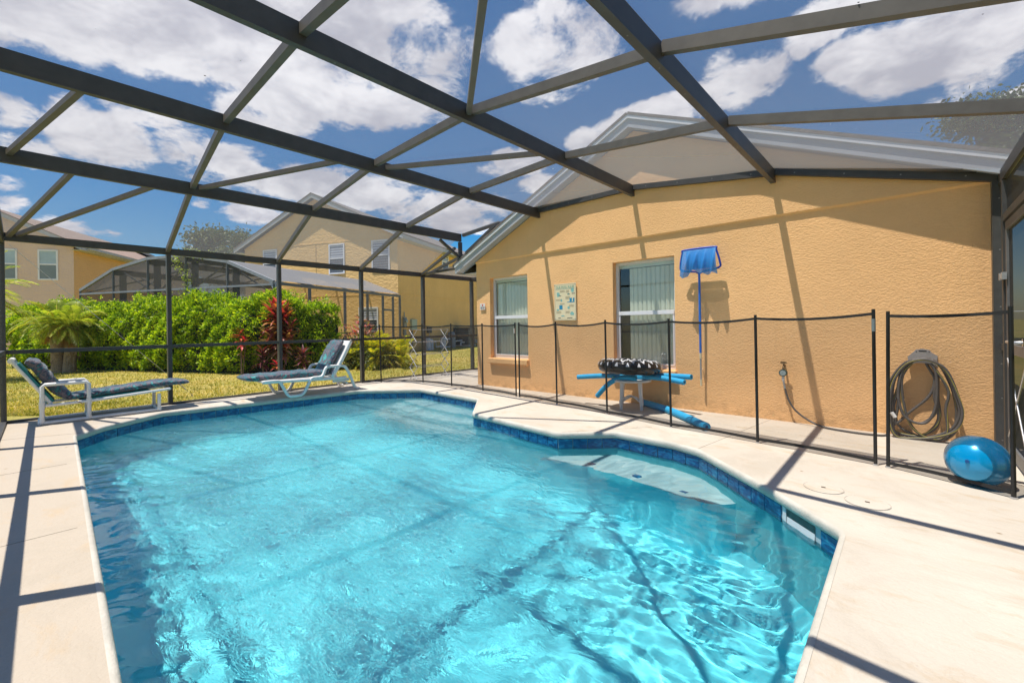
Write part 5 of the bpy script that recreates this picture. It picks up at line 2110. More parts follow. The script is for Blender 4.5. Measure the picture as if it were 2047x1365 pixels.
LB = thing('moulded_lounger', 'white moulded plastic lounger with raised back and teal print cushion beside the far pool edge', 'sun lounger', (-7.9, 3.0, 0))
for X in (-7.56, -8.20):
    mb = MB()

    def strip(pts, w, h):
        P = smooth_path([(X, y, z) for y, z in pts], 5)
        vs, fs = [], []
        n = len(P)
        for i, p in enumerate(P):
            t = (P[min(i + 1, n - 1)] - P[max(i - 1, 0)]).normalized()
            u = Vector((0, -t.z, t.y))
            for a in range(8):
                an = 2 * PI * a / 8 + PI / 8
                vs.append(p + Vector((math.copysign(abs(math.cos(an)) ** 0.6, math.cos(an)) * w / 2, 0, 0)) + u * (math.copysign(abs(math.sin(an)) ** 0.6, math.sin(an)) * h / 2))
        for i in range(n - 1):
            for a in range(8):
                fs.append((i * 8 + a, i * 8 + (a + 1) % 8, (i + 1) * 8 + (a + 1) % 8, (i + 1) * 8 + a))
        fs += [tuple(range(8))[::-1], tuple((n - 1) * 8 + a for a in range(8))]
        mb.add(vs, fs, 0, True)
    strip([(2.34, 0.300), (2.54, 0.300), (2.60, 0.27), (2.70, 0.075), (2.75, 0.028), (2.80, 0.022), (2.88, 0.022), (2.935, 0.03), (2.99, 0.08), (3.08, 0.25), (3.13, 0.292), (3.26, 0.298), (3.31, 0.34), (3.35, 0.435), (3.41, 0.465), (3.62, 0.462), (3.71, 0.43), (3.80, 0.27), (3.88, 0.07), (3.93, 0.025), (3.97, 0.022)], 0.055, 0.046)
    mb.build('side_frame', M['white_plastic'], LB)
    mb = MB()
    strip([(2.34, 0.292), (3.0, 0.268), (3.55, 0.245), (3.72, 0.25)], 0.04, 0.05)
    mb.build('seat_rail', M['white_plastic'], LB)
    mb = MB()
    strip([(3.46, 0.27), (3.62, 0.52), (3.80, 0.86), (3.815, 0.90)], 0.04, 0.06)
    mb.build('back_rail', M['white_plastic'], LB)
mb = MB()
mb.bar((-7.88, 2.33, 0.30), (-7.88, 3.45, 0.285), 0.60, 0.03)
mb.build('seat_deck', M['white_plastic'], LB, 0.006)
mb = MB()
mb.bar((-7.88, 3.50, 0.30), (-7.88, 3.83, 0.905), 0.60, 0.028, (0, 1, -0.5))
mb.build('back_deck', M['white_plastic'], LB, 0.01)
mb = MB()
mb.tube([(-7.60, 3.76, 0.14), (-8.16, 3.76, 0.14)], 0.02, 8)
mb.bar((-7.62, 3.50, 0.19), (-7.62, 3.80, 0.20), 0.03, 0.05)
mb.build('stay', M['white_plastic'], LB)
cushion('seat_cushion', [(2.13, 0.365), (2.4, 0.352), (2.9, 0.355), (3.3, 0.35), (3.46, 0.34)], 0.5, 0.12, -8.16, -7.62, LB, 5)
cushion('back_cushion', [(3.40, 0.335), (3.50, 0.52), (3.62, 0.74), (3.735, 0.915)], 0.5, 0.11, -8.13, -7.65, LB, 6)

# ================================================================== drying rack
DR = thing('drying_rack', 'folding metal drying rack standing open on the deck behind the fence', 'drying rack', (-7.9, 5.9, 0))
for yy in (5.44, 6.30):
    hs = [0.0, 0.27, 0.54, 0.81, 1.08]
    for k in range(4):
        for s in (1, -1):
            xa, xb = (-8.08, -7.80) if s > 0 else (-7.80, -8.08)
            mb = MB()
            mb.tube([(xa, yy + 0.006 * s, hs[k]), (xb, yy + 0.006 * s, hs[k + 1])], 0.0075, 6)
            mb.build('arm', M['alu'], DR)
    mb = MB()
    for k in range(4):
        for x in ((-8.08, -7.80) if k else (-7.94,)):
            mb.tube([(x, yy - 0.012, hs[k]), (x, yy + 0.012, hs[k])], 0.012, 8)
        mb.tube([(-7.94, yy - 0.012, hs[k] + 0.135), (-7.94, yy + 0.012, hs[k] + 0.135)], 0.010, 8)
    mb.build('joint_cap', M['black_plastic'], DR)
for k in range(5):
    for x in (-8.08, -7.80):
        if k == 0:
            continue
        mb = MB()
        mb.tube([(x, 5.44, 0.27 * k), (x, 6.30, 0.27 * k)], 0.0055, 6)
        mb.build('rod', M['alu'], DR)

# ================================================================== vegetation
FW = np.array([-0.677, 0.736])
RT = np.array([0.736, 0.677])


def leaves_np(centers, normals_seed, length, width, rng, droop=0.0, up_bias=0.3, dirs=None):
    """diamond leaves, one quad each, at the given centres"""
    n = len(centers)
    d = rng.standard_normal((n, 3)) if dirs is None else dirs + rng.standard_normal((n, 3)) * 0.35
    d[:, 2] += up_bias
    d /= np.linalg.norm(d, axis=1, keepdims=True)
    h = rng.standard_normal((n, 3))
    s = np.cross(d, h)
    s /= np.linalg.norm(s, axis=1, keepdims=True) + 1e-9
    L_ = (length * rng.uniform(0.6, 1.25, n))[:, None]
    W_ = (width * rng.uniform(0.7, 1.2, n))[:, None]
    nm = np.cross(s, d)
    a = centers
    b = centers + d * L_ * 0.5 + s * W_ * 0.5 + nm * L_ * 0.06
    c = centers + d * L_ + np.array([0, 0, -droop]) * L_
    e = centers + d * L_ * 0.5 - s * W_ * 0.5 + nm * L_ * 0.06
    V = np.stack([a, b, c, e], 1).reshape(-1, 3)
    Q = np.arange(4 * n).reshape(n, 4)
    return V, Q


def lattice(seed):
    rng = np.random.default_rng(seed)
    return rng


def hedge_obj(name, label, line, depth, hfun, count, mat, cat='hedge', leaf=(0.085, 0.045), seed=1, group=None):
    """leafy hedge along a polyline: sprigs of leaves over a lumpy face"""
    rng = np.random.default_rng(seed)
    t = thing(name, label, cat, (line[0][0], line[0][1], -0.05), group)
    segs = []
    for a, b in zip(line, line[1:]):
        segs.append((np.array(a), np.array(b), math.hypot(b[0] - a[0], b[1] - a[1])))
    tot = sum(s[2] for s in segs)
    ns = count // 9
    u = rng.uniform(0, tot, ns)
    acc_ = 0
    base = np.zeros((ns, 2))
    nor = np.zeros((ns, 2))
    for a, b, L_ in segs:
        m = (u >= acc_) & (u < acc_ + L_)
        d = (b - a) / L_
        base[m] = a + d * (u[m] - acc_)[:, None]
        nor[m] = np.array([-d[1], d[0]])
        acc_ += L_
    H = np.array([hfun(x) for x in u / tot])
    v = rng.uniform(0, 1, ns)
    depthf = rng.uniform(0, 1, ns)
    # three zones: face, top, back rim
    face = v < 0.62
    z = np.where(face, rng.uniform(0.02, 1.0, ns) ** 0.9 * H, H)
    off = np.where(face, 0, depthf * depth)
    lump = 0.08 * np.sin(u * 2.3 + z * 2.1) + 0.08 * np.sin(u * 5.1 - z * 4.3 + 1.3) + 0.06 * np.sin(u * 11.3 + z * 7.7)
    round_ = np.clip((z / H - 0.72) / 0.28, 0, 1) ** 2 * 0.30 + np.clip((0.25 - z / H) / 0.25, 0, 1) * 0.20
    off = np.where(face, -lump * 0.9 + round_ + rng.uniform(-0.05, 0.10, ns), off)
    z = z + np.where(face, 0, lump * 0.9 + rng.uniform(-0.06, 0.08, ns)) + rng.exponential(0.035, ns) * (~face)
    P = np.column_stack([base - nor * off[:, None] * 1.0, z - 0.05])
    # leaves of each sprig
    k = 9
    dirs = np.column_stack([nor * np.where(face, 1.0, 0.15)[:, None], np.where(face, 0.45, 1.0)])
    cen = np.repeat(P, k, 0) + rng.normal(0, 0.028, (ns * k, 3))
    dd = np.repeat(dirs, k, 0) + rng.standard_normal((ns * k, 3)) * 0.55
    V, Q = leaves_np(cen, 0, leaf[0], leaf[1], rng, 0.1, 0.1, dd)
    lv = link_mesh('foliage', mesh_np('foliage', V, Q, mat), t)
    lv['kind'] = 'stuff'
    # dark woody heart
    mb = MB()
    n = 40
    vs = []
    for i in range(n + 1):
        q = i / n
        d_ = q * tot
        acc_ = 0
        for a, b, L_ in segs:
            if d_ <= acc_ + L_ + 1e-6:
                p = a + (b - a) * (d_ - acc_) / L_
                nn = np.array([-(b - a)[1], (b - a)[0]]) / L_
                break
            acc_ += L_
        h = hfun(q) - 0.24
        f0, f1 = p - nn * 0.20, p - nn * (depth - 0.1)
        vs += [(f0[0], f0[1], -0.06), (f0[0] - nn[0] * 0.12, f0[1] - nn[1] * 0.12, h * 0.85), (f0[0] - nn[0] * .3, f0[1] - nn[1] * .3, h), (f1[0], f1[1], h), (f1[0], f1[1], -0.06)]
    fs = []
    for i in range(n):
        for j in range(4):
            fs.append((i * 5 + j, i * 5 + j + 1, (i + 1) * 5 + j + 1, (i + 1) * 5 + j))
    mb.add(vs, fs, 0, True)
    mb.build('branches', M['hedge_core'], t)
    return t


HL = [(-22.6, -0.95), (-18.05, 1.15), (-15.4, 2.42), (-13.0, 3.55), (-12.35, 4.55), (-12.0, 5.75)][::-1]


def hh_fun(q):
    # q runs from the right end to the left end
    h = 1.86 + 0.10 * math.sin(q * 17) + 0.07 * math.sin(q * 41 + 1)
    if q < 0.10:
        h -= 0.28 * (1 - q / 0.10)
    if 0.30 < q < 0.36:
        h += 0.10
    return h


hedge = hedge_obj('clipped_hedge', 'long bright green leafy hedge across the lawn behind the pool', HL, 1.3, hh_fun, 105000, M['hedge_leaf'], seed=4, leaf=(0.075, 0.042))

# tall shoots over the hedge top
rng = np.random.default_rng(31)
mbV, mbQ = [], []
base_n = 0
stems = MB()
for (x, y, h) in ((-16.9, 2.35, 0.42), (-16.6, 2.55, 0.25), (-15.3, 3.0, 0.35), (-14.9, 3.2, 0.28), (-12.9, 4.9, 0.42), (-12.85, 5.0, 0.3), (-12.6, 5.6, 0.28), (-18.6, 1.6, 0.25), (-19.6, 1.2, 0.3)):
    top = Vector((x + rng.uniform(-.05, .05), y, 1.80 + h))
    stems.tube([(x, y, 1.5), top], 0.006, 5)
    c = np.array([[x, y, 1.8 + h * q] for q in np.linspace(-0.2, 1.05, 60)]) + rng.normal(0, 0.07, (60, 3)) * [1, 1, 0.4]
    V, Q = leaves_np(c, 0, 0.085, 0.045, rng, 0.1, 0.6)
    mbV.append(V)
    mbQ.append(Q + base_n)
    base_n += len(V)
o = link_mesh('shoot_leaves', mesh_np('shoot_leaves', np.concatenate(mbV), np.concatenate(mbQ), M['hedge_leaf']), hedge)
o['kind'] = 'stuff'
o = stems.build('shoot', M['hedge_core'], hedge)


def blade_leaf(mb, base, d, L_, w, droop, up=Vector((0, 0, 1)), seg=4, fold=0.25, mi=0):
    """long arching blade, folded along its midrib"""
    d = Vector(d).normalized()
    sd = d.cross(up)
    if sd.length < 0.05:
        sd = d.cross(Vector((1, 0, 0)))
    sd.normalize()
    p = Vector(base)
    vs, fs = [], []
    dirv = d.copy()
    for i in range(seg + 1):
        t = i / seg
        ww = w * math.sin(PI * (0.12 + 0.88 * t) ** 0.8) * 0.5 if i < seg else 0.0
        nrm = sd.cross(dirv).normalized()
        vs += [p + sd * ww + nrm * ww * fold, p, p - sd * ww + nrm * ww * fold]
        p = p + dirv * (L_ / seg)
        dirv = (dirv + Vector((0, 0, -droop))).normalized()
    for i in range(seg):
        a = i * 3
        fs += [(a, a + 1, a + 4, a + 3), (a + 1, a + 2, a + 5, a + 4)]
    mb.add(vs, fs, mi)


def ti_plant(label, x, y, stems_, seed, mats, group='red and pink ti plants before the hedge'):
    t = thing('ti_plant', label, 'ti plant', (x, y, -0.05), group)
    r2 = random.Random(seed)
    st = MB()
    for (dx, dy, z0, z1, n, L_, w, mi) in stems_:
        st.tube([(x + dx * 0.3, y + dy * 0.3, -0.06), (x + dx, y + dy, z1)], 0.012, 6)
        lf = MB()
        for k in range(n):
            q = k / n
            z = z0 + (z1 - z0) * q
            a = k * 2.4 + r2.uniform(-0.4, 0.4)
            elev = -0.35 + 1.45 * q + r2.uniform(-0.2, 0.2)
            d = (math.cos(a) * math.cos(elev), math.sin(a) * math.cos(elev), math.sin(elev))
            cxx = x + dx * (0.3 + 0.7 * q)
            cyy = y + dy * (0.3 + 0.7 * q)
            blade_leaf(lf, (cxx, cyy, z), d, L_ * r2.uniform(0.75, 1.15), w, 0.16 + 0.12 * (1 - q))
        lf.build('leaves', M[mi], t)
    st.build('stem', M['bark'], t)
    return t


ti_plant('tall ti plant, crimson on top and tan below, behind the moulded lounger', -12.3, 4.23,
         [(0.0, 0.0, 1.25, 1.78, 24, 0.42, 0.10, 'ti_red'), (-0.12, -0.10, 1.0, 1.65, 40, 0.46, 0.10, 'ti_leaf'), (0.10, 0.12, 0.85, 1.5, 36, 0.46, 0.10, 'ti_leaf'), (0.0, 0.0, 0.8, 1.5, 40, 0.48, 0.11, 'ti_leaf'),
          (0.22, 0.22, 0.75, 1.20, 20, 0.34, 0.09, 'ti_red'), (-0.12, -0.16, 0.50, 0.98, 36, 0.46, 0.10, 'ti_low'), (0.16, 0.2, 0.45, 0.95, 36, 0.44, 0.10, 'ti_low'), (-0.2, -0.2, 0.6, 1.0, 20, 0.4, 0.09, 'ti_purple')], 3, M)
ti_plant('small bright pink and red ti plant left of the tall one, before the dark hedge', -12.88, 3.49,
         [(-0.05, 0.0, 0.80, 1.05, 16, 0.30, 0.07, 'ti_red'), (0.12, 0.08, 0.72, 0.88, 13, 0.28, 0.07, 'ti_red'), (0.05, 0.0, 0.45, 0.55, 5, 0.2, 0.05, 'ti_low')], 4, M)
ti_plant('low purple ti plant at the foot of the tall one, left side', -12.4, 3.84,
         [(0, 0, 0.20, 0.58, 24, 0.32, 0.075, 'ti_purple'), (0.08, 0.02, 0.2, 0.4, 10, 0.3, 0.07, 'ti_purple')], 5, M)
ti_plant('tiny hot pink ti plant low on the ground just left of the post', -12.0, 4.07,
         [(0, 0, 0.10, 0.26, 12, 0.24, 0.06, 'ti_red')], 6, M)
ti_plant('low brown and purple ti plant right of the post behind the lounger cushion', -11.6, 4.55,
         [(0, 0, 0.25, 0.52, 24, 0.30, 0.07, 'ti_purple'), (0, 0, 0.12, 0.3, 16, 0.28, 0.05, 'ti_low')], 7, M)
# croton at the hedge end
t = thing('croton_bush', 'red and green croton bush between the hedge end and the yellow palm clump', 'shrub', (-12.6, 6.9, -0.05))
mb = MB()
r2 = random.Random(12)
for k in range(420):
    a = r2.uniform(0, 2 * PI)
    q = r2.uniform(0, 1)
    cx_, cy_ = -12.75 + math.cos(a) * 0.55 * q, 6.75 + math.sin(a) * 0.55 * q
    z = r2.uniform(0.35, 1.55 - 0.5 * q)
    blade_leaf(mb, (cx_, cy_, z), (math.cos(a), math.sin(a), r2.uniform(-0.2, 1.2)), 0.17, 0.06, 0.2, seg=2)
mb.build('leaves', M['croton'], t)
mb = MB()
for k in range(7):
    a = k * 0.9
    mb.tube([(-12.75, 6.75, -0.06), (-12.75 + 0.4 * math.cos(a), 6.75 + 0.4 * math.sin(a), 1.0)], 0.012, 5)
mb.build('stem', M['bark'], t)


def frond(mb, base, az_, elev, L_, leaflet, n, droop, rib, mi_leaf=0, vee=0.5, width=0.02):
    """feather frond: curved rib with two rows of narrow leaflets"""
    p = Vector(base)
    d = Vector((math.cos(az_) * math.cos(elev), math.sin(az_) * math.cos(elev), math.sin(elev)))
    pts = [p.copy()]
    seg = 12
    for i in range(seg):
        p = p + d * (L_ / seg)
        d = (d + Vector((0, 0, -droop * (0.4 + i / seg)))).normalized()
        pts.append(p.copy())
    rib.tube(pts, [0.010 * (1 - 0.8 * i / seg) + 0.002 for i in range(seg + 1)], 4, 0, False)
    for k in range(n):
        t = 0.12 + 0.86 * k / n
        f = t * seg
        i = min(int(f), seg - 1)
        q = pts[i].lerp(pts[i + 1], f - i)
        dd = (pts[i + 1] - pts[i]).normalized()
        sd = dd.cross(Vector((0, 0, 1)))
        if sd.length < 0.05:
            sd = Vector((1, 0, 0))
        sd.normalize()
        up = sd.cross(dd)
        ll = leaflet * (0.45 + 1.1 * math.sin(PI * min(1, t * 0.95 + 0.08))) * 0.7
        for s in (-1, 1):
            dv = (dd * 0.75 + sd * s * 1.0 + up * vee).normalized()
            e = q + dv * ll + Vector((0, 0, -0.25 * ll))
            m_ = q + dv * ll * 0.5
            w = up * width * 0.3 + dd * width * 0.7
            mb.add([q, m_ + w, e, m_ - w], [(0, 1, 2, 3)], mi_leaf)


def palm(name, label, x, y, crown, fronds, L_, leaflet, mat, old, seed, trunks, cat='palm', n=34, width=0.02, droop=0.16):
    t = thing(name, label, cat, (x, y, -0.05))
    r2 = random.Random(seed)
    lf, rib = MB(), MB()
    for i in range(fronds):
        az_ = i * 2.399 + r2.uniform(-0.3, 0.3)
        e = r2.uniform(-0.25, 1.30)
        c = crown[i % len(crown)]
        frond(lf, (x + c[0], y + c[1], c[2]), az_, e, L_ * r2.uniform(0.8, 1.1), leaflet, n, droop, rib, 0, 0.45, width)
    lf.build('fronds', M[mat], t)
    if old:
        ol = MB()
        for i in range(old):
            az_ = r2.uniform(0, 2 * PI)
            c = crown[i % len(crown)]
            frond(ol, (x + c[0], y + c[1], c[2] - 0.08), az_, r2.uniform(-0.4, 0.1), L_ * 0.7, leaflet * 0.8, n, 0.30, rib, 0, 0.0, width)
        ol.build('dry_fronds', M['palm_old'], t)
    rib.build('rib', M['areca_leaf'], t)
    if trunks:
        for (dx, dy, r, h) in trunks:
            mb = MB()
            pts = [(x + dx * (0.6 + 0.4 * k / 8), y + dy * (0.6 + 0.4 * k / 8), -0.06 + (h + 0.06) * k / 8) for k in range(9)]
            mb.tube(pts, [r * (1.15 - 0.2 * k / 8) * (1 + 0.06 * math.sin(k * 3)) for k in range(9)], 14)
            for k in range(90):
                a, z = r2.uniform(0, 2 * PI), r2.uniform(0.15, h)
                b0 = Vector((x + dx + r * math.cos(a), y + dy + r * math.sin(a), z))
                d = Vector((math.cos(a) * 0.35, math.sin(a) * 0.35, r2.choice((1, -1)))).normalized()
                mb.add([b0, b0 + d * 0.09 + Vector((-math.sin(a), math.cos(a), 0)) * 0.02, b0 + d * 0.2, b0 + d * 0.09 - Vector((-math.sin(a), math.cos(a), 0)) * 0.02], [(0, 1, 2, 3)])
            mb.build('trunk', M['palm_trunk'], t)
    return t


palm('date_palm', 'small bushy date palm with shaggy double trunk and orange dead fronds, before the hedge', -18.4, 0.35,
     [(-0.12, -0.12, 1.36), (0.22, 0.2, 1.32)], 60, 1.02, 0.27, 'palm_leaf', 9, 21, [(-0.12, -0.12, 0.14, 1.34), (0.24, 0.22, 0.13, 1.30)], n=38, width=0.016)
palm('tall_palm', 'long yellow green palm fronds reaching in behind the left corner post', -17.2, -1.35,
     [(0, 0, 2.05)], 26, 1.5, 0.36, 'palm_leaf', 2, 23, [(0, 0, 0.12, 2.05)], n=40, width=0.018, droop=0.12)
palm('areca_clump', 'yellow green palm clump on the lawn at the right end of the hedge', -11.7, 6.75,
     [(0.0, 0.0, 0.25), (0.3, 0.25, 0.22), (-0.25, -0.25, 0.22), (0.25, -0.15, 0.2), (-0.1, 0.3, 0.25), (0.55, 0.45, 0.15), (-0.45, -0.4, 0.15)], 105, 0.92, 0.22, 'areca_leaf', 6, 25, None, 'palm clump', n=24, width=0.030, droop=0.15)
hb = thing('low_shrub', 'dark low shrub filling the gap under the yellow palm clump', 'shrub', (-11.9, 6.5, -0.05))
rng = np.random.default_rng(77)
c = rng.normal(0, 1, (3600, 3)) * [0.42, 0.42, 0.25] + [-11.95, 6.45, 0.28]
c[:, 2] = np.clip(np.abs(c[:, 2]), 0, 0.9)
V, Q = leaves_np(c, 0, 0.08, 0.04, rng)
o = link_mesh('foliage', mesh_np('foliage', V, Q, M['tree_leaf']), hb)
mb = MB()
for k in range(6):
    mb.tube([(-11.95, 6.45, -0.06), (-11.95 + 0.3 * math.cos(k), 6.45 + 0.3 * math.sin(k), 0.4)], 0.01, 5)
mb.build('stem', M['bark'], hb)


def tree(name, label, x, y, h, rad, n, mat, seed, trunk_r=0.16, flat=0.75, leaf=0.22, group='trees beyond the houses', twigs=0):
    t = thing(name, label, 'tree', (x, y, -0.05), group)
    rng = np.random.default_rng(seed)
    cl = []
    k = 26
    for i in range(k):
        v = rng.standard_normal(3)
        v /= np.linalg.norm(v)
        q = rng.uniform(0.35, 1.0)
        cl.append([x + v[0] * rad * q, y + v[1] * rad * q, h - rad * flat + v[2] * rad * flat * q])
    cl = np.array(cl)
    per = n // k
    C_ = np.repeat(cl, per, 0) + rng.normal(0, 1, (k * per, 3)) * rad * 0.17 * [1, 1, 0.75]
    V, Q = leaves_np(C_, 0, leaf, leaf * 0.5, rng, 0.15, 0.2)
    o = link_mesh('crown', mesh_np('crown', V, Q, M[mat]), t)
    mb = MB()
    mb.tube([(x, y, -0.06), (x + 0.1, y, h * 0.35), (x, y + 0.1, h * 0.6)], [trunk_r, trunk_r * 0.8, trunk_r * 0.45], 8)
    for c in cl[:16]:
        mb.tube([(x + 0.05, y + 0.05, h * 0.42), tuple((np.array([x, y, h * 0.5]) + c) / 2 + rng.normal(0, 0.15, 3)), tuple(c)], [trunk_r * 0.4, trunk_r * 0.22, 0.02], 6)
    mb.build('trunk', M['bark'], t)
    return t


def at(right, fwd_):
    p = RT * right + FW * fwd_
    return float(p[0]), float(p[1])


tx, ty = at(-21.5, 33)
tree('leafy_tree', 'airy green tree between the two far houses, behind the grey enclosure roof', tx, ty, 8.5, 2.8, 26000, 'tree_leaf', 5, 0.2, 0.8, 0.30)
tx, ty = at(25.6, 22.5)
tree('shade_tree', 'dark green tree rising behind the house roof at the right edge', tx, ty, 12.7, 3.3, 42000, 'oak_leaf', 8, 0.3, 0.85, 0.27)
tx, ty = at(22.5, 26.0)
tree('shade_tree', 'tops of a lower tree just showing over the house roof ridge at right', tx, ty, 9.75, 2.2, 16000, 'oak_leaf', 9, 0.2, 0.8, 0.25)

# ================================================================== lawn grass: blades where they can be seen
rng = np.random.default_rng(3)
cand = []
N_ = 90000
pf = 6.2 + 16 * rng.random(N_) ** 1.7
pr2 = (rng.random(N_) * 1.45 - 1.28) * pf
px_ = RT[0] * pr2 + FW[0] * pf
py_ = RT[1] * pr2 + FW[1] * pf
ok = (px_ < -8.54)
px_, py_ = px_[ok], py_[ok]
n = len(px_)
a = rng.random(n) * 2 * PI
hgt = rng.uniform(0.018, 0.05, n)
w = rng.uniform(0.006, 0.013, n)
lean = rng.normal(0, 0.02, (n, 2))
b = np.column_stack([px_, py_, np.full(n, -0.056)])
V = np.stack([b + np.column_stack([np.cos(a) * w, np.sin(a) * w, np.zeros(n)]), b - np.column_stack([np.cos(a) * w, np.sin(a) * w, np.zeros(n)]),
              b + np.column_stack([lean, hgt])], 1).reshape(-1, 3)
Q = np.arange(3 * n).reshape(n, 3)
gr = link_mesh('lawn_grass', mesh_np('lawn_grass', V, Q, M['grass_blade']))
gr['kind'] = 'stuff'
gr['label'] = 'short dry green and yellow grass of the lawn behind the pool'

# ================================================================== neighbouring two storey house
GD = RT * -0.948 + FW * 0.317      # along the gable, to the left
SD = RT * 0.317 + FW * 0.948       # along the side wall, away
C2 = RT * -5.27 + FW * 20.0


def hp(t, s, z, o=C2, a=GD, b=SD):
    p = o + a * t + b * s
    return (float(p[0]), float(p[1]), z)


def quadbox(mb, t0, t1, s0, s1, z0, z1, o, a, b, mi=0):
    v = [hp(t0, s0, z0, o, a, b), hp(t1, s0, z0, o, a, b), hp(t1, s1, z0, o, a, b), hp(t0, s1, z0, o, a, b),
         hp(t0, s0, z1, o, a, b), hp(t1, s0, z1, o, a, b), hp(t1, s1, z1, o, a, b), hp(t0, s1, z1, o, a, b)]
    mb.add(v, [(0, 3, 2, 1), (4, 5, 6, 7), (0, 1, 5, 4), (1, 2, 6, 5), (2, 3, 7, 6), (3, 0, 4, 7)], mi)


def far_window(parent, t0, t1, z0, z1, o, a, b, up, low, face='g'):
    """framed double-hung window set 3 cm proud of the wall plane s = 0"""
    m = MB()
    fr = 0.07
    quadbox(m, t0, t0 + fr, -0.035, 0.02, z0, z1, o, a, b)
    quadbox(m, t1 - fr, t1, -0.035, 0.02, z0, z1, o, a, b)
    quadbox(m, t0 + fr, t1 - fr, -0.035, 0.02, z1 - fr, z1, o, a, b)
    quadbox(m, t0 + fr, t1 - fr, -0.035, 0.02, z0, z0 + fr, o, a, b)
    zm = z0 + (z1 - z0) * 0.52
    quadbox(m, t0 + fr, t1 - fr, -0.03, 0.02, zm - 0.035, zm + 0.035, o, a, b)
    w = m.build('window', M['white_metal'], parent)
    m = MB()
    quadbox(m, t0 + fr, t1 - fr, -0.008, 0.01, zm + 0.035, z1 - fr, o, a, b)
    m.build('pane', M[up], w)
    m = MB()
    quadbox(m, t0 + fr, t1 - fr, -0.014, 0.01, z0 + fr, zm - 0.035, o, a, b)
    m.build('pane', M[low], w)


def gabled(name, label, o, a, b, width, ez, apz, length, wallm, roofm, groupn):
    h = thing(name, label, 'house', (float(o[0]), float(o[1]), 0), groupn)
    mb = MB()
    v = [hp(0, 0, -0.06, o, a, b), hp(width, 0, -0.06, o, a, b), hp(width, 0, ez, o, a, b), hp(width / 2, 0, apz, o, a, b), hp(0, 0, ez, o, a, b)]
    v2 = [hp(0, length, -0.06, o, a, b), hp(width, length, -0.06, o, a, b), hp(width, length, ez, o, a, b), hp(width / 2, length, apz, o, a, b), hp(0, length, ez, o, a, b)]
    mb.add(v + v2, [(0, 1, 2, 3, 4), (9, 8, 7, 6, 5), (0, 4, 9, 5), (1, 6, 7, 2)])
    mb.build('wall', M[wallm], h)
    sl_ = (apz - ez) / (width / 2)
    ov = 0.45
    for s in (0, 1):
        t0 = -ov if s == 0 else width + ov
        z0 = ez - sl_ * ov
        mb = MB()
        th = 0.06
        vv = []
        for ss in (-0.30, length + 0.3):
            vv += [hp(t0, ss, z0 + 0.16, o, a, b), hp(width / 2, ss, apz + 0.16, o, a, b), hp(width / 2, ss, apz + 0.16 + th, o, a, b), hp(t0, ss, z0 + 0.16 + th, o, a, b)]
        mb.add(vv, [(0, 1, 2, 3), (7, 6, 5, 4), (0, 4, 5, 1), (3, 2, 6, 7), (3, 7, 4, 0)])
        rf = mb.build('roof', M[roofm], h)
        mb = MB()
        vv = []
        for ss in (-0.28, -0.24):
            vv += [hp(t0, ss, z0 - 0.03, o, a, b), hp(width / 2, ss, apz - 0.03, o, a, b), hp(width / 2, ss, apz + 0.158, o, a, b), hp(t0, ss, z0 + 0.158, o, a, b)]
        mb.add(vv, [(0, 1, 2, 3), (7, 6, 5, 4), (0, 4, 5, 1), (3, 2, 6, 7), (3, 7, 4, 0)])
        mb.build('fascia', M['fascia'], h)
        mb = MB()
        quadbox(mb, t0, t0 + 0.03 if s == 0 else t0 - 0.03, -0.24, length + 0.2, z0 - 0.01, z0 + 0.155, o, a, b)
        quadbox(mb, min(t0, 0 if s == 0 else width), max(t0, 0 if s == 0 else width), -0.24, length, z0 - 0.03, z0 - 0.012, o, a, b)
        mb.build('eave', M['fascia'], h)
    return h


h2 = gabled('two_storey_house', 'yellow two storey house with a wide gable and three upper windows', C2, GD, SD, 9.45, 5.42, 7.62, 14, 'stucco_far', 'shingle', 'neighbouring houses')
for (t0, t1, z0, z1) in ((0.42, 1.42, 3.78, 5.26), (2.98, 3.92, 3.78, 5.26), (7.22, 8.16, 3.78, 5.26)):
    far_window(h2, t0, t1, z0, z1, C2, GD, SD, 'far_blind', 'far_blind_low')
for z in (2.71, 5.36):
    mb = MB()
    quadbox(mb, -0.012, 9.46, -0.012, 0.0, z - 0.025, z + 0.025, C2, GD, SD)
    if z < 3:
        quadbox(mb, -0.012, 0.0, 0.0, 14, z - 0.02, z + 0.02, C2, GD, SD)
    mb.build('belt_line', M['stucco_far'], h2)
mb = MB()
quadbox(mb, 4.70, 4.73, -0.006, 0.0, 3.0, 5.33, C2, GD, SD)
mb.build('control_joint', M['stucco_far_dark'], h2)
# upper window on the side wall; frame of its own directions: along SD, facing -GD
far_window(h2, 4.35, 5.15, 4.25, 5.30, C2, SD, GD, 'far_blind', 'far_blind_low')
for (s0, s1, z0, z1) in ((0.9, 1.5, 1.55, 1.57),):
    pass
# ground floor window behind the neighbour's enclosure
far_window(h2, 1.1, 2.2, 0.9, 2.1, C2, GD, SD, 'far_blind', 'far_blind_low')

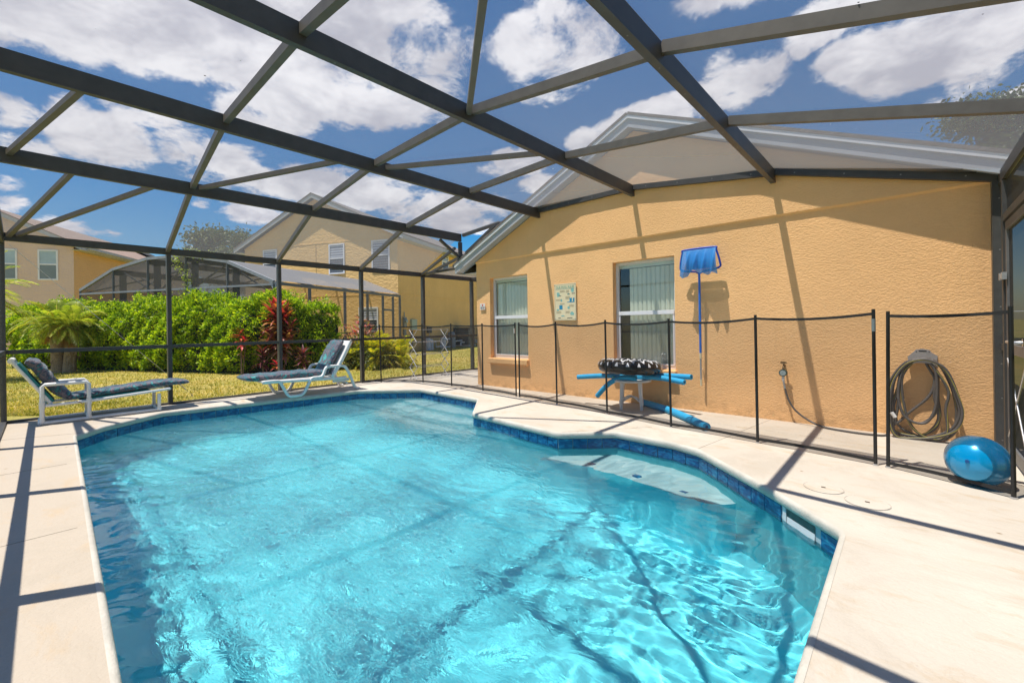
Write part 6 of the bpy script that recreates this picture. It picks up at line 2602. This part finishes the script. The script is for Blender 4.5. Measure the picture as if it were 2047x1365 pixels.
# house end of things on its side wall
mt = thing('electric_meter', 'grey electric meter and pipes on the far side wall of the yellow house', 'meter', hp(-0.1, 0.4, 1.3))
mb = MB()
quadbox(mb, -0.12, 0.0, 0.30, 0.52, 1.15, 1.60, C2, GD, SD)
quadbox(mb, -0.10, 0.0, 0.32, 0.50, 0.75, 1.02, C2, GD, SD)
mb.build('box', M['meter'], mt, 0.01)
mb = MB()
p0 = Vector(hp(-0.12, 0.41, 1.42))
dn = -Vector((float(GD[0]), float(GD[1]), 0))
mb.tube([p0, p0 + dn * 0.08], 0.09, 16)
mb.tube([hp(-0.05, 0.41, 0.75), hp(-0.05, 0.41, -0.05)], 0.025, 8)
mb.tube([hp(-0.05, 0.41, 1.60), hp(-0.05, 0.41, 1.85)], 0.02, 8)
mb.build('meter_glass', M['timer_face'], mt)
bx2 = thing('utility_box', 'pale green utility box on the side wall right of the meter', 'utility box', hp(-0.1, 1.1, 1.1))
mb = MB()
quadbox(mb, -0.12, 0.0, 0.98, 1.45, 0.98, 1.50, C2, GD, SD)
mb.build('box', M['meter_green'], bx2, 0.01)
mb = MB()
mb.tube([hp(-0.05, 1.1, 0.98), hp(-0.05, 1.1, 0.1)], 0.03, 8)
mb.tube(smooth_path([hp(-0.05, 0.60, 0.80), hp(-0.05, 0.78, 0.55), hp(-0.05, 0.98, 0.62), hp(-0.05, 1.05, 0.9)], 5), 0.015, 6)
mb.build('conduit', M['meter'], bx2)
bx3 = thing('pool_timer_box', 'small dark control box on the side wall above the pool pump', 'control box', hp(-0.1, 2.6, 0.9))
mb = MB()
quadbox(mb, -0.10, 0.0, 2.55, 2.95, 0.80, 1.12, C2, GD, SD)
mb.build('box', M['ac'], bx3, 0.008)
mb = MB()
mb.tube([hp(-0.05, 2.75, 0.80), hp(-0.05, 2.75, 0.05)], 0.02, 6)
mb.build('conduit', M['pvc'], bx3)
# pool pump and filters
pm = thing('pool_pump', 'grey pool pump and filter with white pipes against the yellow house', 'pool pump', hp(-0.6, 3.0, 0))
for k, (s, r, h) in enumerate(((1.9, 0.14, 0.62), (2.25, 0.10, 0.5), (3.5, 0.17, 0.60), (4.5, 0.24, 0.85))):
    mb = MB()
    c = hp(-0.45, s, 0)
    mb.tube([(c[0], c[1], -0.05), (c[0], c[1], h * 0.75), (c[0], c[1], h * 0.95), (c[0], c[1], h)], [r, r, r * 0.75, r * 0.2], 14)
    mb.build('tank', M['pvc'] if k < 3 else M['meter'], pm)
for pts in ([(-0.5, 2.0, 0.35), (-0.5, 2.6, 0.35), (-0.5, 2.6, 0.08), (-0.5, 3.2, 0.08)], [(-0.6, 3.3, 0.45), (-0.6, 4.1, 0.45), (-0.6, 4.1, 0.02), (-0.6, 3.3, 0.02)],
            [(-0.6, 4.6, 0.05), (-0.6, 4.6, 0.30), (-0.6, 7.0, 0.30), (-1.4, 7.0, 0.18)], [(-0.75, 5.1, 0.02), (-0.75, 5.1, 0.20), (-0.75, 6.8, 0.20), (-1.4, 6.8, 0.10)]):
    mb = MB()
    mb.tube([hp(*p) for p in pts], 0.035, 8)
    mb.build('pipe', M['pvc'], pm)


def ac_unit(label, s, w, h, dist=0.9):
    t = thing('air_conditioner', label, 'air conditioner', hp(-dist, s, 0), 'air conditioners by the yellow house')
    mb = MB()
    quadbox(mb, -dist - w, -dist, s, s + w, 0.05, h, C2, GD, SD)
    mb.build('casing', M['ac'], t, 0.03)
    mb = MB()
    quadbox(mb, -dist - w - 0.05, -dist + 0.05, s - 0.05, s + w + 0.05, -0.05, 0.05, C2, GD, SD)
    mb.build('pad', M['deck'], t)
    mb = MB()
    for k in range(10):
        z = 0.12 + (h - 0.22) * k / 10
        quadbox(mb, -dist - w - 0.012, -dist + 0.01, s - 0.012, s - 0.001, z, z + 0.02, C2, GD, SD)
        quadbox(mb, -dist - w - 0.012, -dist - w - 0.001, s - 0.012, s + w, z, z + 0.02, C2, GD, SD)
    mb.build('grille', M['meter'], t)
    mb = MB()
    quadbox(mb, -dist - w - 0.012, -dist + 0.012, s - 0.012, s + w + 0.012, h, h + 0.03, C2, GD, SD)
    mb.build('lid', M['ac'], t, 0.008)


ac_unit('dark air conditioner by the yellow house, the nearer larger one', 5.6, 0.95, 1.02, 0.05)
ac_unit('bluish air conditioner by the yellow house, half hidden by the orange wall', 9.2, 0.85, 0.98, 0.05)

# ================================================================== neighbour's screen enclosure
C4 = RT * -7.35 + FW * 13.3
nc = thing('neighbour_enclosure', 'grey screen enclosure with arched front standing behind the hedge', 'pool enclosure', (float(C4[0]), float(C4[1]), 0))
AR = [(0.0, 2.60), (1.93, 3.34), (3.82, 3.66), (5.71, 3.67), (7.57, 3.39), (9.5, 2.70)]
LEN = 6.95


def nbar(name, p, q, w, h, mat='bronze_old'):
    mb = MB()
    mb.bar(hp(*p, C4, GD, SD), hp(*q, C4, GD, SD), w, h)
    return mb.build(name, M[mat], nc)


for k, (t, z) in enumerate(AR):
    nbar('post', (t, 0, -0.05), (t, 0, z), 0.06, 0.06)
    if 0 < k < 5:
        nbar('beam', (t, 0.04, z - 0.10), (t, LEN, z - 0.10), 0.05, 0.2)
        nbar('post', (t, 0.30, -0.05), (t, 0.30, z - 0.2), 0.20, 0.05, 'bronze_old')
for (a, za), (b, zb2) in zip(AR, AR[1:]):
    nbar('arch_rail', (a, 0, za), (b, 0, zb2), 0.07, 0.10, 'grey_frame')
nbar('cross_rail', (0, -0.01, 2.52), (9.5, -0.01, 2.56), 0.05, 0.06, 'grey_frame')
nbar('chair_rail', (0, -0.01, 0.95), (9.5, -0.01, 0.95), 0.05, 0.05)
nbar('eave_rail', (0, 0.05, 2.56), (0, LEN, 2.56), 0.06, 0.10, 'bronze_old')
for s in (1.45, 3.2, 4.55, 5.6, 6.35, 6.9):
    nbar('post', (0, s, -0.05), (0, s, 2.50), 0.09, 0.06)
nbar('door_rail', (0, 5.6, 1.9), (0, 6.35, 1.9), 0.06, 0.08)
nbar('chair_rail', (0, 0, 0.95), (0, 5.6, 0.95), 0.05, 0.05)
for s in (1.75, 3.5, 5.25):
    for (a, za), (b, zb2) in zip(AR, AR[1:]):
        nbar('purlin', (a, s, za - 0.03), (b, s, zb2 - 0.03), 0.05, 0.05)
for (p, q) in (((0, 1.75, 2.55), (1.93, 0.1, 3.3)), ((7.5, 0.3, 3.3), (5.9, 0.35, 2.5)), ((5.5, 0.3, 2.6), (4.3, 0.35, 3.4)), ((3.7, 0.3, 2.7), (2.4, 0.35, 3.3)), ((6.9, 0.5, 3.1), (4.9, 0.55, 2.2)), ((1.7, 0.3, 3.0), (0.5, 0.35, 2.3)), ((9.4, 0.1, 2.6), (7.57, 1.75, 3.35)), ((1.93, 1.75, 3.2), (3.8, 3.5, 3.55)), ((3.82, 3.5, 3.6), (5.7, 5.2, 3.6))):
    nbar('brace', p, q, 0.045, 0.045)
# gutter-coloured cap at the near right corner
mb = MB()
mb.add([hp(0.25, -0.02, 2.72, C4, GD, SD), hp(-0.05, -0.02, 2.58, C4, GD, SD), hp(0.02, -0.03, 2.40, C4, GD, SD)], [(0, 1, 2)])
mb.add([hp(-0.04, 0.0, 2.60, C4, GD, SD), hp(-0.04, 0.30, 2.62, C4, GD, SD), hp(-0.05, 0.0, 2.40, C4, GD, SD)], [(0, 1, 2)])
mb.build('corner_cap', M['fascia'], nc)


def npanel(pts, mat='screen_n'):
    mb = MB()
    mb.add([hp(*p, C4, GD, SD) for p in pts], [tuple(range(len(pts)))])
    mb.build('screen_panel', M[mat], nc)


M['screen_n'] = screen_mat('neighbour_screen', 0.42, (0.12, 0.115, 0.11), 0.0, 0.3)
M['screen_n_roof'] = screen_mat('neighbour_roof_screen', 0.34, (0.26, 0.26, 0.27), 0.0, 0.3)
for (a, za), (b, zb2) in zip(AR, AR[1:]):
    npanel([(a, 0.01, 0), (b, 0.01, 0), (b, 0.01, zb2), (a, 0.01, za)])
    npanel([(a, 0, za + 0.05), (b, 0, zb2 + 0.05), (b, LEN, zb2 + 0.05), (a, LEN, za + 0.05)], 'screen_n_roof')
npanel([(0, 0.03, 0), (0, LEN, 0), (0, LEN, 2.5), (0, 0.03, 2.5)], 'screen_wall')
# vine on the enclosure front
vn = thing('climbing_vine', 'thin pale vine climbing the middle of the grey enclosure front', 'vine', hp(3.9, -0.1, 1.6, C4, GD, SD))
rng = np.random.default_rng(17)
path = [hp(3.85 + 0.25 * math.sin(z * 4), -0.08, z, C4, GD, SD) for z in np.linspace(1.6, 3.85, 26)] + [hp(3.8 - 0.15 * k, -0.05, 3.78 - 0.03 * k, C4, GD, SD) for k in range(8)]
mb = MB()
mb.tube(path, 0.007, 4)
mb.build('stem', M['vine_leaf'], vn)
c = np.array(path)[rng.integers(0, len(path), 420)] + rng.normal(0, 0.09, (420, 3))
V, Q = leaves_np(c, 0, 0.08, 0.05, rng)
link_mesh('leaves', mesh_np('leaves', V, Q, M['vine_leaf']), vn)

# ================================================================== left neighbouring house
GD3 = -(RT * 0.965 + FW * 0.262)      # along the taupe gable, to the left
SD3 = RT * -0.262 + FW * 0.965        # along the peach side, away
C3 = RT * ((149 - 1023.5) / 860 * 21.5) + FW * 21.5
h3 = gabled('two_storey_house', 'taupe and peach two storey house with a brown shingle roof at far left', C3, GD3, SD3, 6.2, 5.45, 6.95, 12, 'stucco_pink', 'shingle_brown', 'neighbouring houses')
mb = MB()
quadbox(mb, -0.006, 0.0, 0.0, 12, -0.05, 5.40, C3, GD3, SD3)
mb.build('side_wall', M['stucco_left'], h3)
far_window(h3, 0.62, 1.42, 3.70, 5.20, C3, GD3, SD3, 'far_blue', 'far_dark')
far_window(h3, 2.22, 3.02, 3.70, 5.20, C3, GD3, SD3, 'far_blue', 'far_dark')
mb = MB()
quadbox(mb, -0.58, -0.45, 0.2, 11.5, 5.28, 5.42, C3, GD3, SD3)
mb.build('gutter', M['fascia'], h3)
mb = MB()
pts3 = [hp(-0.62, 0.3 + k * 0.4, 5.35, C3, GD3, SD3) for k in range(28)]
# solar panels low on the peach-side roof slope
sl3 = (6.95 - 5.45) / 3.1
vv = []
for (t_, s_) in ((1.2, 9.2), (1.2, 11.6), (2.3, 11.6), (2.3, 9.2)):
    vv.append(hp(t_, s_, 5.45 + sl3 * t_ + 0.33, C3, GD3, SD3))
vv += [(x, y, z + 0.05) for x, y, z in vv]
mb = MB()
mb.add(vv, [(0, 1, 2, 3), (7, 6, 5, 4), (0, 4, 5, 1), (1, 5, 6, 2), (2, 6, 7, 3), (3, 7, 4, 0)])
mb.build('solar_panel', M['dark_room'], h3)
# guy wire from the enclosure corner down to the lawn, and wall-to-hedge cable
gw = thing('guy_wire', 'thin steel guy wire with a turnbuckle anchored in the lawn beside the pool enclosure', 'guy wire', (-9.5, 2.0, 0))
mb = MB()
mb.tube([(-8.47, -0.30, 2.28), (-9.55, 1.82, -0.05)], 0.0035, 5)
mb.build('cable', M['alu'], gw)
mb = MB()
A_, B_ = Vector((-8.47, -0.30, 2.28)), Vector((-9.55, 1.82, -0.05))
mb.tube([A_.lerp(B_, 0.86), A_.lerp(B_, 0.94)], 0.012, 8)
mb.build('turnbuckle', M['alu'], gw)
mb = MB()
mb.tube([A_.lerp(B_, 0.985), B_ + Vector((0, 0, -0.1))], 0.01, 6)
mb.build('anchor', M['screw'], gw)
